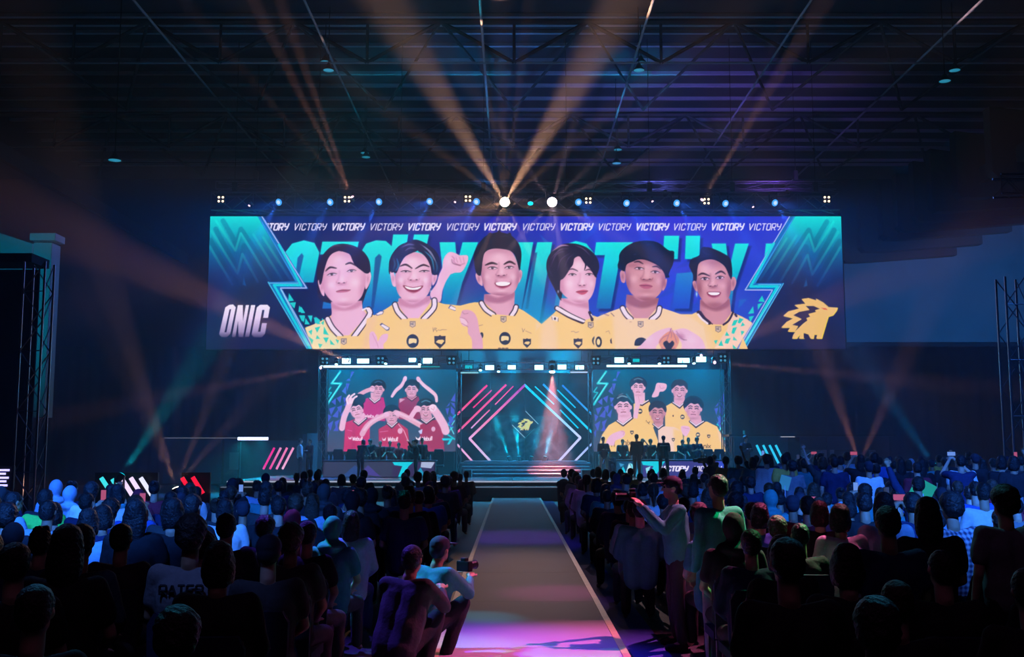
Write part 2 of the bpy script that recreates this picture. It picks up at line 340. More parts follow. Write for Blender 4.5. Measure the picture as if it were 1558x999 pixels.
def face(cv, T, sk, d):
    base, sh, hi = SK[sk]; cv.T = T
    if 'hairback' in d: cv.poly(d['hairback'], d['hc'], .6, sm=1)
    for e in d.get('ears', []):
        cv.poly(e, base, .5, sm=1)
        cx = sum(q[0] for q in P(e))/len(P(e)); cy = sum(q[1] for q in P(e))/len(P(e)); cv.blob(cx, cy, 12, 32, sh, .8)
    cv.poly(d['neck'], base, .6, sm=0)
    cv.mask([(d['neck'], 0)])
    xs = [q[0] for q in P(d['neck'])]; ny0 = min(q[1] for q in P(d['neck'])); mx = (min(xs)+max(xs))/2
    cv.blob(min(xs)+10, ny0+80, 40, 90, sh, .35); cv.blob(max(xs)-10, ny0+80, 30, 90, sh, .3)
    for nb in d.get('necksh', []): cv.poly(nb, sh, 2.2, .9, sm=1)
    cv.clip = None
    cv.poly(d['face'], base, .6, sm=1)
    cv.mask([(d['face'], 1)])
    fp = P(d['face']); fx0, fx1 = min(q[0] for q in fp), max(q[0] for q in fp); fy0, fy1 = min(q[1] for q in fp), max(q[1] for q in fp)
    w_, h_ = fx1-fx0, fy1-fy0
    cv.blob(fx0, fy0+.62*h_, .16*w_, .42*h_, sh, .75); cv.blob(fx1, fy0+.62*h_, .13*w_, .42*h_, sh, .65)
    cv.blob(fx0+.5*w_, fy1+.02*h_, .42*w_, .1*h_, sh, .75); cv.blob(fx0+.5*w_, fy0+.06*h_, .5*w_, .12*h_, sh, .5)
    cv.blob(fx0+.5*w_, fy0+.27*h_, .3*w_, .12*h_, hi, .45)
    for x, y, rx, ry, a in d.get('shade', []): cv.blob(x, y, rx, ry, sh, min(1, a*1.15))
    for x, y, rx, ry, a in d.get('light', []): cv.blob(x, y, rx, ry, hi, min(1, a*1.5))
    cv.clip = None
    nx, ny, nw = d['nose']
    cv.stroke([(nx-nw*.45, ny-95), (nx-nw*.5, ny-40), (nx-nw*.9, ny-8)], 12, sh, 1.6, .45, 1)
    cv.blob(nx+nw*.1, ny-25, nw*.5, 45, hi, .7)
    cv.blob(nx, ny+14, nw*1.0, 13, sh, .8)
    cv.stroke([(nx-nw, ny-4), (nx-nw*.75, ny+8), (nx-nw*.3, ny+5), (nx, ny+10), (nx+nw*.4, ny+4), (nx+nw*.8, ny+6), (nx+nw, ny-6)], 6, sh, .6, .95, 1)
    cv.ell(nx-nw*.5, ny+4, 8, 4, (95,45,75), .5); cv.ell(nx+nw*.5, ny+2, 8, 4, (95,45,75), .5)
    for b in d['brows']: cv.stroke(b, d.get('bw', 15), d.get('bc', (45,24,40)), .8, .95, 1, taper=.55)
    for e in d['eyes']: eye(cv, *e[:4], **(e[4] if len(e) > 4 else {}))
    if 'smile' in d:
        cv.poly(d['smile'], (150,55,90), .5, sm=1); cv.poly(d['teeth'], (252,240,250), .4, sm=1)
        cv.stroke(d['lip'], 8, (205,110,150), .7, .9, 1, taper=.3)
    else:
        cv.poly(d['lips'], d.get('lc', (200,105,140)), .6, sm=1); cv.stroke(d['mouth'], 5, (110,45,75), .45, 1, 1, taper=.4)
    for h in d['hair']: cv.poly(h, d['hc'], .55, sm=1)
    for p_, w_, c_, a_ in d.get('strand', []): cv.stroke(p_, w_, c_, .6, a_, 1, taper=.8)
def collar(cv, T, L, R, wl=34):
    """two-sided v collar: L and R outer edge polylines"""
    cv.T = T
    for q in (L, R):
        cv.stroke(q, wl+16, DK, .5, 1, 1); cv.stroke(q, wl-2, (246,222,240), .4, 1, 1)
    
def paint_main():
    cv = Canvas(314, 328, 1279, 531, 1.3)
    X, Y = cv.X, cv.Y
    t = np.clip((X-480)/420, 0, 1)[..., None]; v = np.clip((Y-328)/203, 0, 1)[..., None]
    cv.a = ((1-t)*np.array([12,22,92])+t*np.array([42,48,205]))/255.*(1-.25*v)+v*t*np.array([0,40,40])/255.
    rng = random.Random(4)
    for k in range(44):                                            # faceted triangles of the backdrop
        x = rng.uniform(590, 1200); y = rng.uniform(320, 520); s = rng.uniform(14, 48)
        c = rng.choice([(20,105,205), (60,40,205), (30,80,215), (50,60,225), (15,120,200)])
        cv.poly([(x, y), (x+s*rng.uniform(.6, 1.4), y+s*rng.uniform(-.6, .6)), (x+s*rng.uniform(-.3, .9), y+s*rng.uniform(.6, 1.3))], c, .6, .5, raw=True)
    cv.T = (0, 0, 1)
    g = ((366, (18,232,228)), (405, (10,205,220)), (450, (10,130,195)), (490, (30,70,180)))
    g2 = ((356, (18,235,228)), (394, (14,215,225)), (396, (20,150,215)), (470, (30,70,200)))
    big = [("431,382 440,370 458,365 474,369 482,384 474,430 430,430 420,400", g), ("486,367 542,367 538,387 518,387 505,470 488,470 500,387 483,387", g),
           ("546,382 553,370 568,365 583,366 592,374 594,356 617,356 604,470 560,500 530,500 538,440", g),
           ("626,356 649,356 640,400 618,400", g2), ("665,368 689,368 692,402 700,368 724,368 700,430 690,470 668,470 672,430", g),
           ("785,368 808,368 788,480 752,520 740,480 760,480", g), ("814,368 837,368 812,520 780,520", g),
           ("852,385 858,371 873,366 889,370 900,384 897,400 880,480 860,510 835,500", g), ("904,368 960,368 957,388 941,388 925,470 903,470 917,388 901,388", g),
           ("1008,358 1031,358 1028,394 1005,394", g2), ("1041,358 1063,358 1061,394 1039,394", g2), ("1026,416 1052,414 1044,470 1018,470", g2),
           ("1080,370 1102,370 1106,410 1116,370 1137,370 1112,440 1106,480 1084,480 1090,430", g), ("1163,370 1180,370 1170,392 1160,392", g)]
    for q, c in big:
        cv.poly([(x+4, y+4) for x, y in P(q)], (12,24,100), 1.5, .7); cv.poly(q, c, .7)
    for q in ("447,416 449,392 455,385 458,389 452,420", "562,470 567,392 573,386 577,390 566,470", "796,470 809,384 814,384 800,470", "762,500 768,445 775,445 768,500", "870,470 878,388 884,388 876,470"):
        cv.poly(q, (16,50,130), .9, .75)
    cv.blob(735, 500, 70, 46, (0,205,220), .7); cv.blob(820, 500, 40, 50, (0,195,225), .6); cv.blob(640, 480, 24, 40, (0,150,200), .4)
    for i, cx in enumerate((409, 467, 525, 583, 641, 700, 757, 816, 874, 932, 990, 1047, 1105, 1162)):
        cv.text('VICTORY', cx-25, 339.5, 9.6, 5.4, 2.1 if i % 2 == 0 else 1.35, (238,228,255), .25, .42, .35)
    # side panels with chevron stripes
    for side in (0, 1):
        edge = P("305,320 385,320 446,428 405,429 467,540 305,540") if side == 0 else P("1300,320 1208,320 1146,431 1188,431 1123,540 1300,540")
        cv.poly(edge, ((328, (22,226,218)), (352, (16,180,195)), (385, (10,95,150)), (415, (16,50,110)), (440, (22,26,70)), (531, (20,22,60))), .5, raw=True)
        cv.T = (310, 322, 4.67)
        if side == 1:
            tf = lambda q: [(1590.6-x, y+1.5) for x, y in cv.tr(P(q))]
        else: tf = lambda q: [tuple(z) for z in cv.tr(P(q))]
        def cc(X, Y):
            k = np.clip((Y-335)/95, 0, 1)[..., None]; return np.array([30,232,222])*(1-k)+np.array([22,50,110])*k
        def dd(X, Y):
            k = np.clip((Y-335)/95, 0, 1)[..., None]; return np.array([14,150,175])*(1-k)+np.array([18,30,85])*k
        for q in ("110,60 195,200 210,240 240,120 330,250 480,490", "60,120 215,400 240,400 265,240 430,500", "25,200 200,500"):
            cv.stroke(tf(q), 7.5, dd, .9, .75, raw=True)
        for q in ("60,60 205,275 240,150 455,490", "30,135 225,440 255,300 370,500", "20,245 190,520", "330,160 545,490", "400,180 600,480"):
            cv.stroke(tf(q), 3.6, cc, .6, .9, raw=True)
        cv.poly(tf("270,470 290,530 262,520"), (20,90,160), .8, .7, raw=True)
        cv.T = (0, 0, 1)
        if side == 0:
            cv.poly("385,326 393.5,326 466.7,440 427,440 481,533 467,533 405,429 446,428", (10,110,185), .4)
            for q, w, c in (("391.5,326 463.5,438.5 424,438.5 478,533", 1.5, (200,190,245)), ("386.5,326 449,430", 1.2, (60,150,220)), ("405,429.5 468,533", 1.6, (80,200,235)),
                            ("407,431 452,431 456,437", 1.2, (120,200,240)), ("420,372 455,434 414,434 472,533", 3.6, (14,214,226)), ("424,440 474,533", 1.1, (120,225,245))): cv.stroke(q, w, c, .4, .95)
        else:
            cv.poly("1199.6,328 1209,328 1146,431 1188,431 1127,533 1115,533 1170,442 1128,442", (10,110,190), .4)
            for q, w, c in (("1200.5,328 1129.5,441.5 1171,441.5 1116,533", 1.5, (190,190,250)), ("1208,328 1144,431.5", 1.2, (70,160,225)), ("1188,431.5 1126,533", 1.4, (90,190,235)),
                            ("1175,370 1138,436 1179,436 1121,533", 3.8, (16,214,228)), ("1150,433 1184,433 1120,533", 1.0, (130,225,245))): cv.stroke(q, w, c, .4, .95)
    tri = ((24,205,205))
    for q in ("437,446 445,458 436,459", "438,461 448,460 446,470", "453,465 462,476 452,475", "453,480 462,480 458,490", "463,484 470,494 462,494", "464,497 473,497 469,506", "478,482 486,488 477,500", "488,484 495,492 487,498"):
        cv.poly(q, tri, .4)
    for q in ("1155,450 1159,460 1149,459", "1148,463 1156,461 1148,472", "1141,466 1142,477 1133,478", "1134,482 1142,481 1136,491"): cv.poly(q, tri, .4)
    # wordmark, lower left
    gr = ((463, (246,234,252)), (485, (226,206,240)), (505, (160,140,186)), (514, (70,60,100)))
    cv.T = (0, 0, 1)
    for x, gl in ((336, "O"), (355.5, "N"), (375, "I"), (382.8, "C")):
        w = 13.5 if gl != 'I' else 9
        if gl == 'O': cv.poly(f"{x+11},464 {x+17},463.5 {x+21},468 {x+14},508 {x+9},513 {x+1},513.5 {x-3},509 {x+5},468", gr, .5); cv.poly(f"{x+11.6},471 {x+14},471 {x+8},506 {x+5},506", (34,26,72), .4)
        if gl == 'N': cv.poly(f"{x+4.5},464.5 {x+12},464.5 {x+13},488 {x+16.6},464.5 {x+21.5},464.5 {x+14},513 {x+7},513 {x+5.5},490 {x+2.5},513 {x-3.2},513", gr, .5)
        if gl == 'I': cv.poly(f"{x+5},464.5 {x+11.5},464.5 {x+3.6},513 {x-3},513", gr, .5)
        if gl == 'C': cv.poly(f"{x+11},464 {x+22},464 {x+26},468 {x+23.5},484 {x+16},484 {x+17.6},472 {x+14.5},472 {x+9},505 {x+12.5},505 {x+14.4},492 {x+22},492 {x+19.5},508 {x+15},513.5 {x+3},513.5 {x-.8},509 {x+6},468", gr, .5)
    emblem(cv, (1130, 322, 4.67), (28,26,66))
    YEL = (250,203,134); YEP = (250,208,170)
    S = 5.369
    # ---- far right player first (others overlap him)
    T6 = (1020, 350, S); cv.T = T6
    cv.poly("-60,1010 -60,700 60,690 150,690 215,660 470,670 560,710 640,760 560,880 500,980 480,1010", YEL, .5)
    cv.poly("60,1010 0,700 120,700 200,700 300,850 330,1010", (248,206,170), 6, .5)
    cv.poly("470,690 600,730 640,770 500,985 330,960 430,820", (250,205,190), 1.2, .9)
    for q in ("490,740 525,735 500,780 470,785", "535,720 570,730 540,765 520,760", "560,755 580,780 545,790", "480,800 515,795 490,850 468,845", "430,830 450,865 415,865", "545,825 575,830 550,865", "485,870 515,905 478,900", "425,890 460,885 440,930 410,925", "325,905 355,900 340,935", "385,900 400,950 360,945", "475,935 510,970 480,970"): cv.poly(q, (30,205,190), .4)
    cv.poly("560,880 525,975 600,975", YEL, .5)
    face(cv, T6, 'c', dict(hc=(26,20,48), hairback="190,420 160,330 140,300 150,240 220,205 240,150 300,140 400,180 470,230 485,320 475,400 440,250 330,230",
        ears=["160,430 185,420 200,500 180,490", "470,400 505,385 518,430 495,490 472,490"],
        neck="220,570 460,560 470,680 400,775 300,770 215,665", necksh=["230,570 330,630 450,560 455,620 350,665 235,620"],
        face="192,420 200,330 230,250 340,240 430,300 468,380 475,470 450,560 400,610 340,632 280,615 235,570 205,510",
        shade=[(215,480,26,80,.7), (455,500,25,80,.6), (340,610,80,22,.5), (270,400,40,22,.3), (390,400,40,22,.3)], light=[(260,320,60,60,.5), (290,460,40,30,.4), (400,460,36,30,.35)],
        nose=(325,455,38), brows=["210,370 245,355 300,375", "350,360 395,338 430,360"], eyes=[(262,400,32,12,dict(tilt=.03)), (385,390,30,12,dict(tilt=-.03))],
        smile="275,510 330,505 390,510 370,545 330,553 290,540", teeth="285,513 330,510 380,514 360,532 310,532", lip="285,540 330,556 375,540",
        hair=["135,285 160,240 225,205 235,155 260,135 300,150 390,175 460,230 485,310 480,400 462,380 420,290 330,240 240,255 205,300 195,410 175,380 145,320"],
        strand=[("240,150 270,190 330,200", 10, (60,50,90), .6), ("180,240 260,215 360,215", 8, (55,45,80), .5)]))
    cv.blob(192, 525, 8, 22, (190,240,250), .9)
    cv.stroke("205,675 240,720 290,760", 32, DK, .5); cv.stroke("200,690 230,730 275,765", 16, (246,222,236), .4); cv.stroke("222,665 262,725 315,770", 8, DK, .4)
    cv.stroke("485,675 450,740 405,775", 16, DK, .5, 1, 1); cv.stroke("502,690 512,705", 18, DK, .5); crest(cv, 362, 808)
    # ---- player one
    T1 = (455, 350, S); cv.T = T1
    cv.poly("40,800 120,768 200,730 250,700 540,650 600,700 700,650 760,600 700,1010 120,1010", YEL, .5)
    cv.poly("45,805 190,745 235,830 330,880 330,1010 130,1010", (244,226,180), 1.0, .9)
    for q in ("70,830 100,815 95,860", "120,800 165,790 140,840", "170,760 195,740 190,780", "140,860 165,890 130,890", "195,790 235,860 190,850", "190,880 235,880 215,925", "150,930 185,935 165,970", "245,895 285,940 250,935", "290,895 320,890 310,930", "70,870 110,900 100,940"): cv.poly(q, (40,208,190), .4)
    for q in ("60,700 100,700 90,760", "110,715 130,720 120,760", "140,720 165,770 135,770", "0,705 40,705 30,760", "5,625 40,680 5,680"): cv.poly(q, (30,205,205), .4)
    face(cv, T1, 'a', dict(hc=(34,14,48), hairback="150,560 132,430 128,330 150,250 190,180 250,128 330,110 420,125 500,170 550,240 566,330 560,440 530,520 505,600 480,640 240,600",
        ears=["138,420 165,405 185,470 192,540 165,515", "522,350 555,335 572,380 552,455 525,480"],
        neck="248,590 498,580 505,640 545,700 400,862 312,862 240,760 256,680", necksh=["245,590 360,640 495,570 500,610 430,650 330,660 255,640"],
        face="165,430 178,350 200,280 215,225 260,185 330,168 400,190 450,260 520,340 526,430 512,500 485,560 430,605 360,622 290,608 240,570 200,520 175,470",
        shade=[(215,540,40,50,.35), (495,500,22,80,.3), (360,615,90,18,.5), (250,350,45,22,.3), (410,325,45,22,.3), (300,260,70,40,.2)], light=[(300,240,60,50,.4), (250,450,36,34,.45), (440,430,44,44,.5), (350,570,50,20,.4)],
        nose=(330,430,42), brows=["200,335 235,305 285,312", "362,280 400,268 445,292"], eyes=[(250,364,34,10,dict(tilt=-.12)), (410,335,32,10,dict(tilt=-.08))],
        lips="288,505 325,488 365,486 405,492 375,508 330,512 300,512", mouth="288,503 330,494 370,493 405,490",
        hair=["330,172 300,168 245,195 210,250 185,340 168,430 150,440 140,330 160,240 210,165 270,128 350,118", "320,165 345,118 430,130 505,180 552,250 560,340 528,355 490,330 440,290 415,245 390,195"],
        strand=[("230,150 270,125 320,130", 14, (110,80,120), .6), ("350,125 400,128 450,160", 12, (90,65,110), .6)]))
    collar(cv, T1, "222,728 262,800 330,872", "555,650 560,700 440,872")
    cv.poly("300,868 480,868 480,900 300,900", YEL, .5); cv.stroke("505,655 540,640 572,700", 14, (245,225,240), .5); crest(cv, 358, 908)
    # ---- player two with raised fist
    T2 = (560, 350, S); cv.T = T2
    cv.poly("-20,730 60,690 140,640 220,590 500,570 600,605 740,620 860,590 860,1010 -60,1010", YEL, .5)
    cv.poly("-60,1010 -20,730 60,700 40,800 30,1010", (246,196,150), 3, .8)
    sk, shd, hl = SK['a']
    cv.poly("490,520 540,440 560,370 590,300 600,240 640,330 660,350 620,420 590,500 575,585 520,580", sk, .6, sm=1)
    cv.poly("590,300 600,230 640,180 690,185 730,205 790,205 798,245 770,310 740,345 690,350 650,362 610,345", sk, .6, sm=1)
    cv.stroke("668,215 685,235 680,255 700,275 735,285 770,270", 10, shd, .8, .9, 1); cv.stroke("700,225 712,262", 5, shd, .6, .9); cv.stroke("728,222 742,265", 5, shd, .6, .9); cv.stroke("758,220 765,258", 5, shd, .6, .9)
    cv.stroke("665,240 675,272 735,290", 6, (120,50,90), .7, .8, 1); cv.blob(640, 250, 26, 50, hl, .6); cv.blob(560, 460, 22, 70, hl, .4)
    face(cv, T2, 'a', dict(hc=(30,24,62), hairback="170,360 152,280 170,210 215,150 290,100 360,75 440,100 520,160 560,230 572,300 555,360 520,380 430,180 330,170",
        ears=["162,345 185,335 205,390 210,460 185,455 170,400", "505,370 545,365 540,410 510,455"],
        neck="235,560 490,540 495,590 400,722 305,722 228,610", necksh=["238,550 350,605 480,530 492,580 360,640 245,610"],
        face="205,360 225,280 270,215 350,180 430,200 480,270 505,360 500,450 470,530 410,580 345,592 280,575 235,530 212,460",
        shade=[(225,440,20,70,.5), (490,440,20,70,.4), (345,588,80,16,.5), (285,340,40,20,.25), (440,340,40,20,.25), (280,430,14,28,.5), (430,430,14,28,.5)], light=[(340,250,60,40,.45), (250,410,30,30,.5), (450,410,30,30,.5), (350,555,50,16,.4)],
        nose=(355,405,48), brows=["245,295 290,282 340,312", "370,315 430,285 480,300"], eyes=[(290,340,36,7,dict(tilt=.05, lidw=8)), (440,338,36,7,dict(tilt=-.03, lidw=8))],
        smile="268,452 350,468 432,455 405,495 355,512 300,495", teeth="285,460 350,474 418,462 395,484 350,490 305,482", lip="300,498 355,516 405,496",
        hair=["170,345 152,280 175,200 230,130 300,95 350,78 370,130 385,165 330,190 280,220 245,280 215,350 190,345", "360,80 440,100 520,155 565,230 572,300 548,362 505,360 490,290 460,230 420,190 385,165"],
        strand=[("215,230 230,290 205,335", 18, (44,105,150), .9), ("190,230 200,280 185,330", 14, (40,90,130), .8), ("250,140 310,115 360,120", 14, (130,120,160), .7), ("280,170 320,145 370,150", 10, (150,140,180), .6),
                ("430,130 490,180 540,270", 14, (150,150,190), .8), ("440,170 500,230 520,330", 14, (50,130,170), .9), ("400,110 460,150 500,210", 8, (120,120,170), .7), ("530,250 545,300 540,345", 14, (46,100,140), .8)]))
    cv.blob(495, 470, 6, 10, (230,230,240), .8); cv.blob(495, 500, 6, 10, (230,230,240), .8)
    collar(cv, T2, "205,610 230,670 285,728", "525,575 520,640 440,728"); cv.poly("260,728 480,728 470,760 250,760", YEL, .5)
    crest(cv, 350, 768); badge_round(cv, 352, 908, 50); badge_shield(cv, 573, 912, 46)
    for q, tx in (("638,640 655,612 705,640 710,662 690,662", 0), ("82,775 100,760 165,800 160,820 140,825", 0), ("45,690 90,660 118,665 105,690 60,702", 0)):
        cv.poly(q, (80,80,140), .4); 
        qq = P(q); mx = sum(a for a, b in qq)/len(qq); my = sum(b for a, b in qq)/len(qq); cv.poly([(mx+(a-mx)*.8, my+(b-my)*.7) for a, b in qq], (246,226,240), .4)
    cv.stroke("515,800 520,832 530,800 545,805 532,815 550,825 545,832", 4, (120,90,90), .5, .8); cv.stroke("558,818 575,822 590,815 625,817", 5, (130,100,100), .6, .7)
    cv.poly("0,860 30,830 60,870 70,910 100,860 150,850 145,900 115,940 120,1010 20,1010", sk, .6, sm=1); cv.stroke("25,850 60,920 75,960", 5, shd, .6, .8, 1)
    # ---- player three
    T3 = (690, 345, 5.23); cv.T = T3
    cv.poly("0,640 110,610 200,600 460,630 540,670 640,740 680,775 740,1020 0,1020", YEL, .5); cv.poly("640,760 680,780 740,1020 620,1020", YEP, 2, .8)
    sk3, sh3, hl3 = SK['b']
    face(cv, T3, 'b', dict(hc=(20,18,46), hairback="170,370 148,280 145,210 185,130 240,70 330,45 430,60 490,120 520,200 515,290 505,350 440,180 250,190 215,280",
        ears=["158,380 175,365 205,400 215,470 185,455 165,420", "505,350 528,355 525,400 500,450"],
        neck="228,540 470,520 465,640 420,708 330,700 225,600", necksh=["232,530 340,565 470,500 468,560 360,610 240,590"],
        face="200,360 210,270 225,200 300,170 400,175 455,210 490,290 505,370 500,440 465,520 400,548 320,545 250,520 220,460",
        shade=[(215,440,20,70,.55), (492,430,18,60,.4), (340,545,90,16,.6), (285,325,42,22,.3), (430,322,40,22,.3), (320,440,14,26,.45), (440,440,12,24,.4)], light=[(340,230,60,34,.4), (250,400,26,30,.4), (455,400,26,30,.45), (360,510,50,14,.4)],
        nose=(362,385,44), brows=["236,305 285,288 328,298", "385,298 430,278 472,298"], bw=18, eyes=[(292,330,34,10,dict(tilt=.04)), (425,325,32,10,dict(tilt=-.04))],
        smile="310,448 375,440 440,446 425,475 375,490 330,478", teeth="320,446 375,438 432,446 415,466 370,472 330,466", lip="320,474 372,494 428,472",
        hair=["165,370 145,280 148,205 180,140 235,75 290,50 340,40 400,50 450,75 500,130 522,200 518,290 505,345 485,260 455,205 400,180 300,172 235,200 215,260 205,350 195,390"],
        strand=[("250,75 270,50 300,60", 14, (20,18,46), 1), ("330,60 345,30 360,60", 14, (20,18,46), 1), ("400,70 430,50 440,80", 14, (20,18,46), 1), ("340,80 400,70 440,90", 8, (60,70,90), .6)]))
    collar(cv, T3, "205,608 240,660 300,702", "480,640 470,670 445,708", 30); cv.poly("290,700 470,712 470,740 280,730", YEL, .5)
    crest(cv, 380, 735); badge_round(cv, 392, 890, 46); badge_shield(cv, 566, 925, 32)
    cv.text('ooo', 340, 962, 10, 18, 5, (60,50,70), 0, .6)
    cv.stroke("528,810 535,840 548,815", 4, (130,100,100), .5, .8); cv.stroke("555,830 600,850", 5, (140,110,110), .6, .6); cv.stroke("185,790 215,782", 5, (140,110,110), .6, .7); cv.ell(208, 865, 14, 24, (40,44,72), .5)
    cv.poly("45,690 60,665 110,665 150,690 175,740 190,830 215,900 210,1020 140,1020 130,900 100,850 95,795 60,790 35,745", sk3, .6, sm=1)
    cv.poly("35,720 70,735 95,765 80,795 50,775", hl3, .6, sm=1); cv.stroke("55,680 70,695 100,690", 5, sh3, .6, .8, 1); cv.stroke("35,722 75,735 100,765", 5, sh3, .6, .8, 1); cv.stroke("50,770 85,790 100,800", 5, sh3, .6, .9, 1)
    # ---- player four, swept fringe
    T4 = (800, 350, S); cv.T = T4
    cv.poly("0,1010 60,830 110,770 200,690 260,630 500,690 570,715 660,730 760,1010", YEL, .5); cv.poly("110,770 200,700 230,820 240,1010 90,1010", (250,206,170), 4, .8)
    cv.poly("600,700 700,760 720,1010 560,1010", YEP, 5, .7)
    face(cv, T4, 'a', dict(hc=(34,24,56), hairback="270,575 215,480 170,390 150,300 165,220 220,150 300,110 400,112 490,150 560,220 580,300 560,370 540,400 300,500",
        ears=["200,430 235,415 262,450 262,510 235,500 210,470"],
        neck="262,560 490,560 495,660 515,720 460,738 350,690 250,625", necksh=["270,545 380,600 480,590 490,640 400,625 290,590"],
        face="262,400 300,330 370,240 420,215 460,270 545,360 552,420 535,500 505,560 460,590 400,595 340,570 290,530 262,480",
        shade=[(290,500,30,50,.3), (360,340,50,26,.25), (500,340,36,22,.25), (420,590,70,14,.4), (300,370,30,50,.3)], light=[(410,280,40,50,.5), (340,440,36,50,.5), (520,440,24,40,.4), (430,555,40,18,.5)],
        nose=(440,450,34), bc=(60,34,60), bw=10, brows=["330,325 365,318 405,335", "470,330 500,322 530,340"], eyes=[(362,366,28,9,dict(tilt=.05)), (500,364,28,9,dict(tilt=.05))],
        lips="390,505 430,492 460,490 488,498 470,520 440,530 410,520", lc=(205,85,120), mouth="392,505 440,506 488,500",
        hair=["255,560 215,480 172,390 150,300 168,215 225,148 300,112 330,140 420,200 370,230 350,300 310,370 285,400 262,420 262,520 270,575", "300,115 400,112 495,150 562,225 582,300 560,370 548,385 510,320 475,260 440,215 400,205 330,170"],
        strand=[("330,170 350,260 310,360", 20, (34,24,56), 1), ("380,190 360,280 330,320", 14, (34,24,56), 1), ("420,200 470,270 460,330", 14, (34,24,56), 1), ("450,210 520,290 530,340", 16, (34,24,56), 1),
                ("200,170 270,125 330,125", 14, (205,150,200), .8), ("190,230 260,160 330,150", 9, (120,90,140), .7), ("185,300 230,200 300,170", 8, (110,90,140), .7), ("240,330 270,240 340,190", 7, (120,100,150), .6), ("390,125 450,150 510,210", 9, (130,110,160), .6), ("300,300 330,230 370,200", 6, (120,100,150), .6), ("165,280 175,330 200,380", 8, (90,75,120), .6)]))
    cv.blob(245, 505, 6, 12, (200,200,230), .9)
    cv.stroke("232,640 330,700 440,748", 42, DK, .5, 1, 1); cv.stroke("236,640 335,696 450,742", 28, (246,224,240), .4, 1, 1); cv.stroke("262,632 350,685 462,738", 7, DK, .4, 1, 1)
    cv.stroke("500,675 515,710 520,735", 24, DK, .5, 1, 1); cv.stroke("512,690 528,715", 7, (246,224,240), .4)
    cv.poly("195,700 245,715 240,750 192,735", (246,226,240), .5, .8); cv.ell(218, 726, 8, 10, (40,40,80), .5); cv.stroke("192,712 196,735", 4, (90,80,120), .4); cv.stroke("245,722 243,748", 4, (90,80,120), .4)
    cv.stroke("350,832 370,828 385,840 410,832", 5, (140,110,120), .6, .7); cv.stroke("635,838 665,832", 5, (140,110,120), .6, .6); crest(cv, 508, 775)
    badge_shield(cv, 404, 925, 36); badge_round(cv, 558, 908, 40, -.3); cv.poly("662,890 680,875 682,925 668,915", (60,40,70), .5)
    # ---- player five, heart hands
    T5 = (905, 350, S); cv.T = T5
    cv.poly("-30,1010 -20,720 100,670 200,635 500,630 620,670 760,720 860,790 900,1010", YEP, .5); cv.poly("-20,740 120,690 140,1010 -30,1010", YEL, 3, .9)
    cv.stroke("110,680 135,705", 6, (90,60,90), .6, .8); cv.stroke("60,690 90,700", 8, (120,80,120), .8, .6)
    face(cv, T5, 'c', dict(hc=(14,14,40), hairback="200,330 182,240 200,170 280,110 400,85 500,100 580,160 630,200 615,290 580,350 560,390",
        ears=["188,345 215,325 232,370 225,430 200,425 190,390", "560,400 570,410 560,460 535,500 530,450"],
        neck="240,530 500,560 480,640 410,722 300,722 230,620", necksh=["238,500 360,580 510,540 490,600 370,640 245,600"],
        face="232,360 235,290 280,255 370,240 460,270 530,320 556,390 545,450 510,520 460,565 400,580 330,560 270,510 240,440",
        shade=[(250,430,24,70,.55), (540,440,18,60,.5), (400,570,100,26,.7), (340,318,44,22,.3), (480,340,44,22,.3), (290,290,50,20,.4), (400,500,80,20,.2)], light=[(400,300,40,30,.35), (300,400,34,34,.5), (500,420,26,34,.35), (400,530,50,14,.3)],
        nose=(405,400,50), bc=(30,16,34), bw=12, brows=["305,262 340,256 375,275", "455,300 490,298 520,320"], eyes=[(345,315,34,10,dict(tilt=.1)), (475,345,32,10,dict(tilt=.12))],
        lips="345,452 395,440 450,458 430,478 390,482 360,470", lc=(190,95,130), mouth="345,452 380,456 410,455 450,462",
        hair=["205,330 182,250 188,190 240,140 300,100 400,85 500,100 540,140 600,170 630,200 622,270 600,320 570,390 548,350 500,290 440,250 360,232 300,255 245,280 228,330"],
        strand=[("300,200 320,195", 16, (70,70,110), .6), ("400,110 450,120", 8, (50,60,90), .5), ("250,150 280,120 320,110", 10, (14,14,40), 1), ("600,170 625,180 622,215", 16, (14,14,40), 1)]))
    collar(cv, T5, "205,640 232,690 270,728", "505,640 490,690 440,732", 34); cv.poly("240,730 490,734 490,760 240,750", YEP, .5)
    crest(cv, 350, 768); cv.poly("298,925 310,895 340,880 372,882 395,900 380,930 340,945 300,945", (40,44,72), .5, sm=1); cv.ell(8, 915, 26, 44, (40,44,72), .6); cv.ell(6, 915, 14, 26, (250,216,160), .5)
    cv.stroke("65,835 90,825 100,850", 4, (140,110,110), .5, .7); cv.poly("100,900 112,885 116,930 104,925", (60,40,70), .5)
    s5, h5, l5 = (238,184,214), (178,104,150), (250,210,232)
    cv.poly("280,1010 350,940 420,870 480,830 540,808 590,800 600,830 570,850 530,870 500,920 470,960 480,1010", s5, .6, sm=1)
    cv.poly("860,1010 850,900 760,830 700,805 640,815 610,830 650,880 680,930 690,1010", s5, .6, sm=1)
    cv.poly("500,900 560,840 600,830 640,860 660,900 640,960 600,1000 540,1000 505,950", (232,150,130), .8, sm=1)
    cv.poly("530,925 560,905 580,925 605,905 620,930 600,965 575,990 548,965", (46,40,66), .6, sm=1)
    for q in ("600,805 580,850 560,900", "606,820 625,870 640,920", "640,830 670,870 700,900", "500,920 530,880 570,860", "520,960 545,980", "620,960 600,985", "590,810 600,850 596,880"): cv.stroke(q, 6, h5, .7, .9, 1)
    cv.blob(680, 870, 34, 24, h5, .6, .6); cv.blob(420, 900, 40, 26, l5, .5, -.5); cv.blob(760, 900, 50, 50, l5, .5)
    cv.stroke("640,850 680,890 720,900", 5, (110,60,100), .7, .6, 1)
    return cv

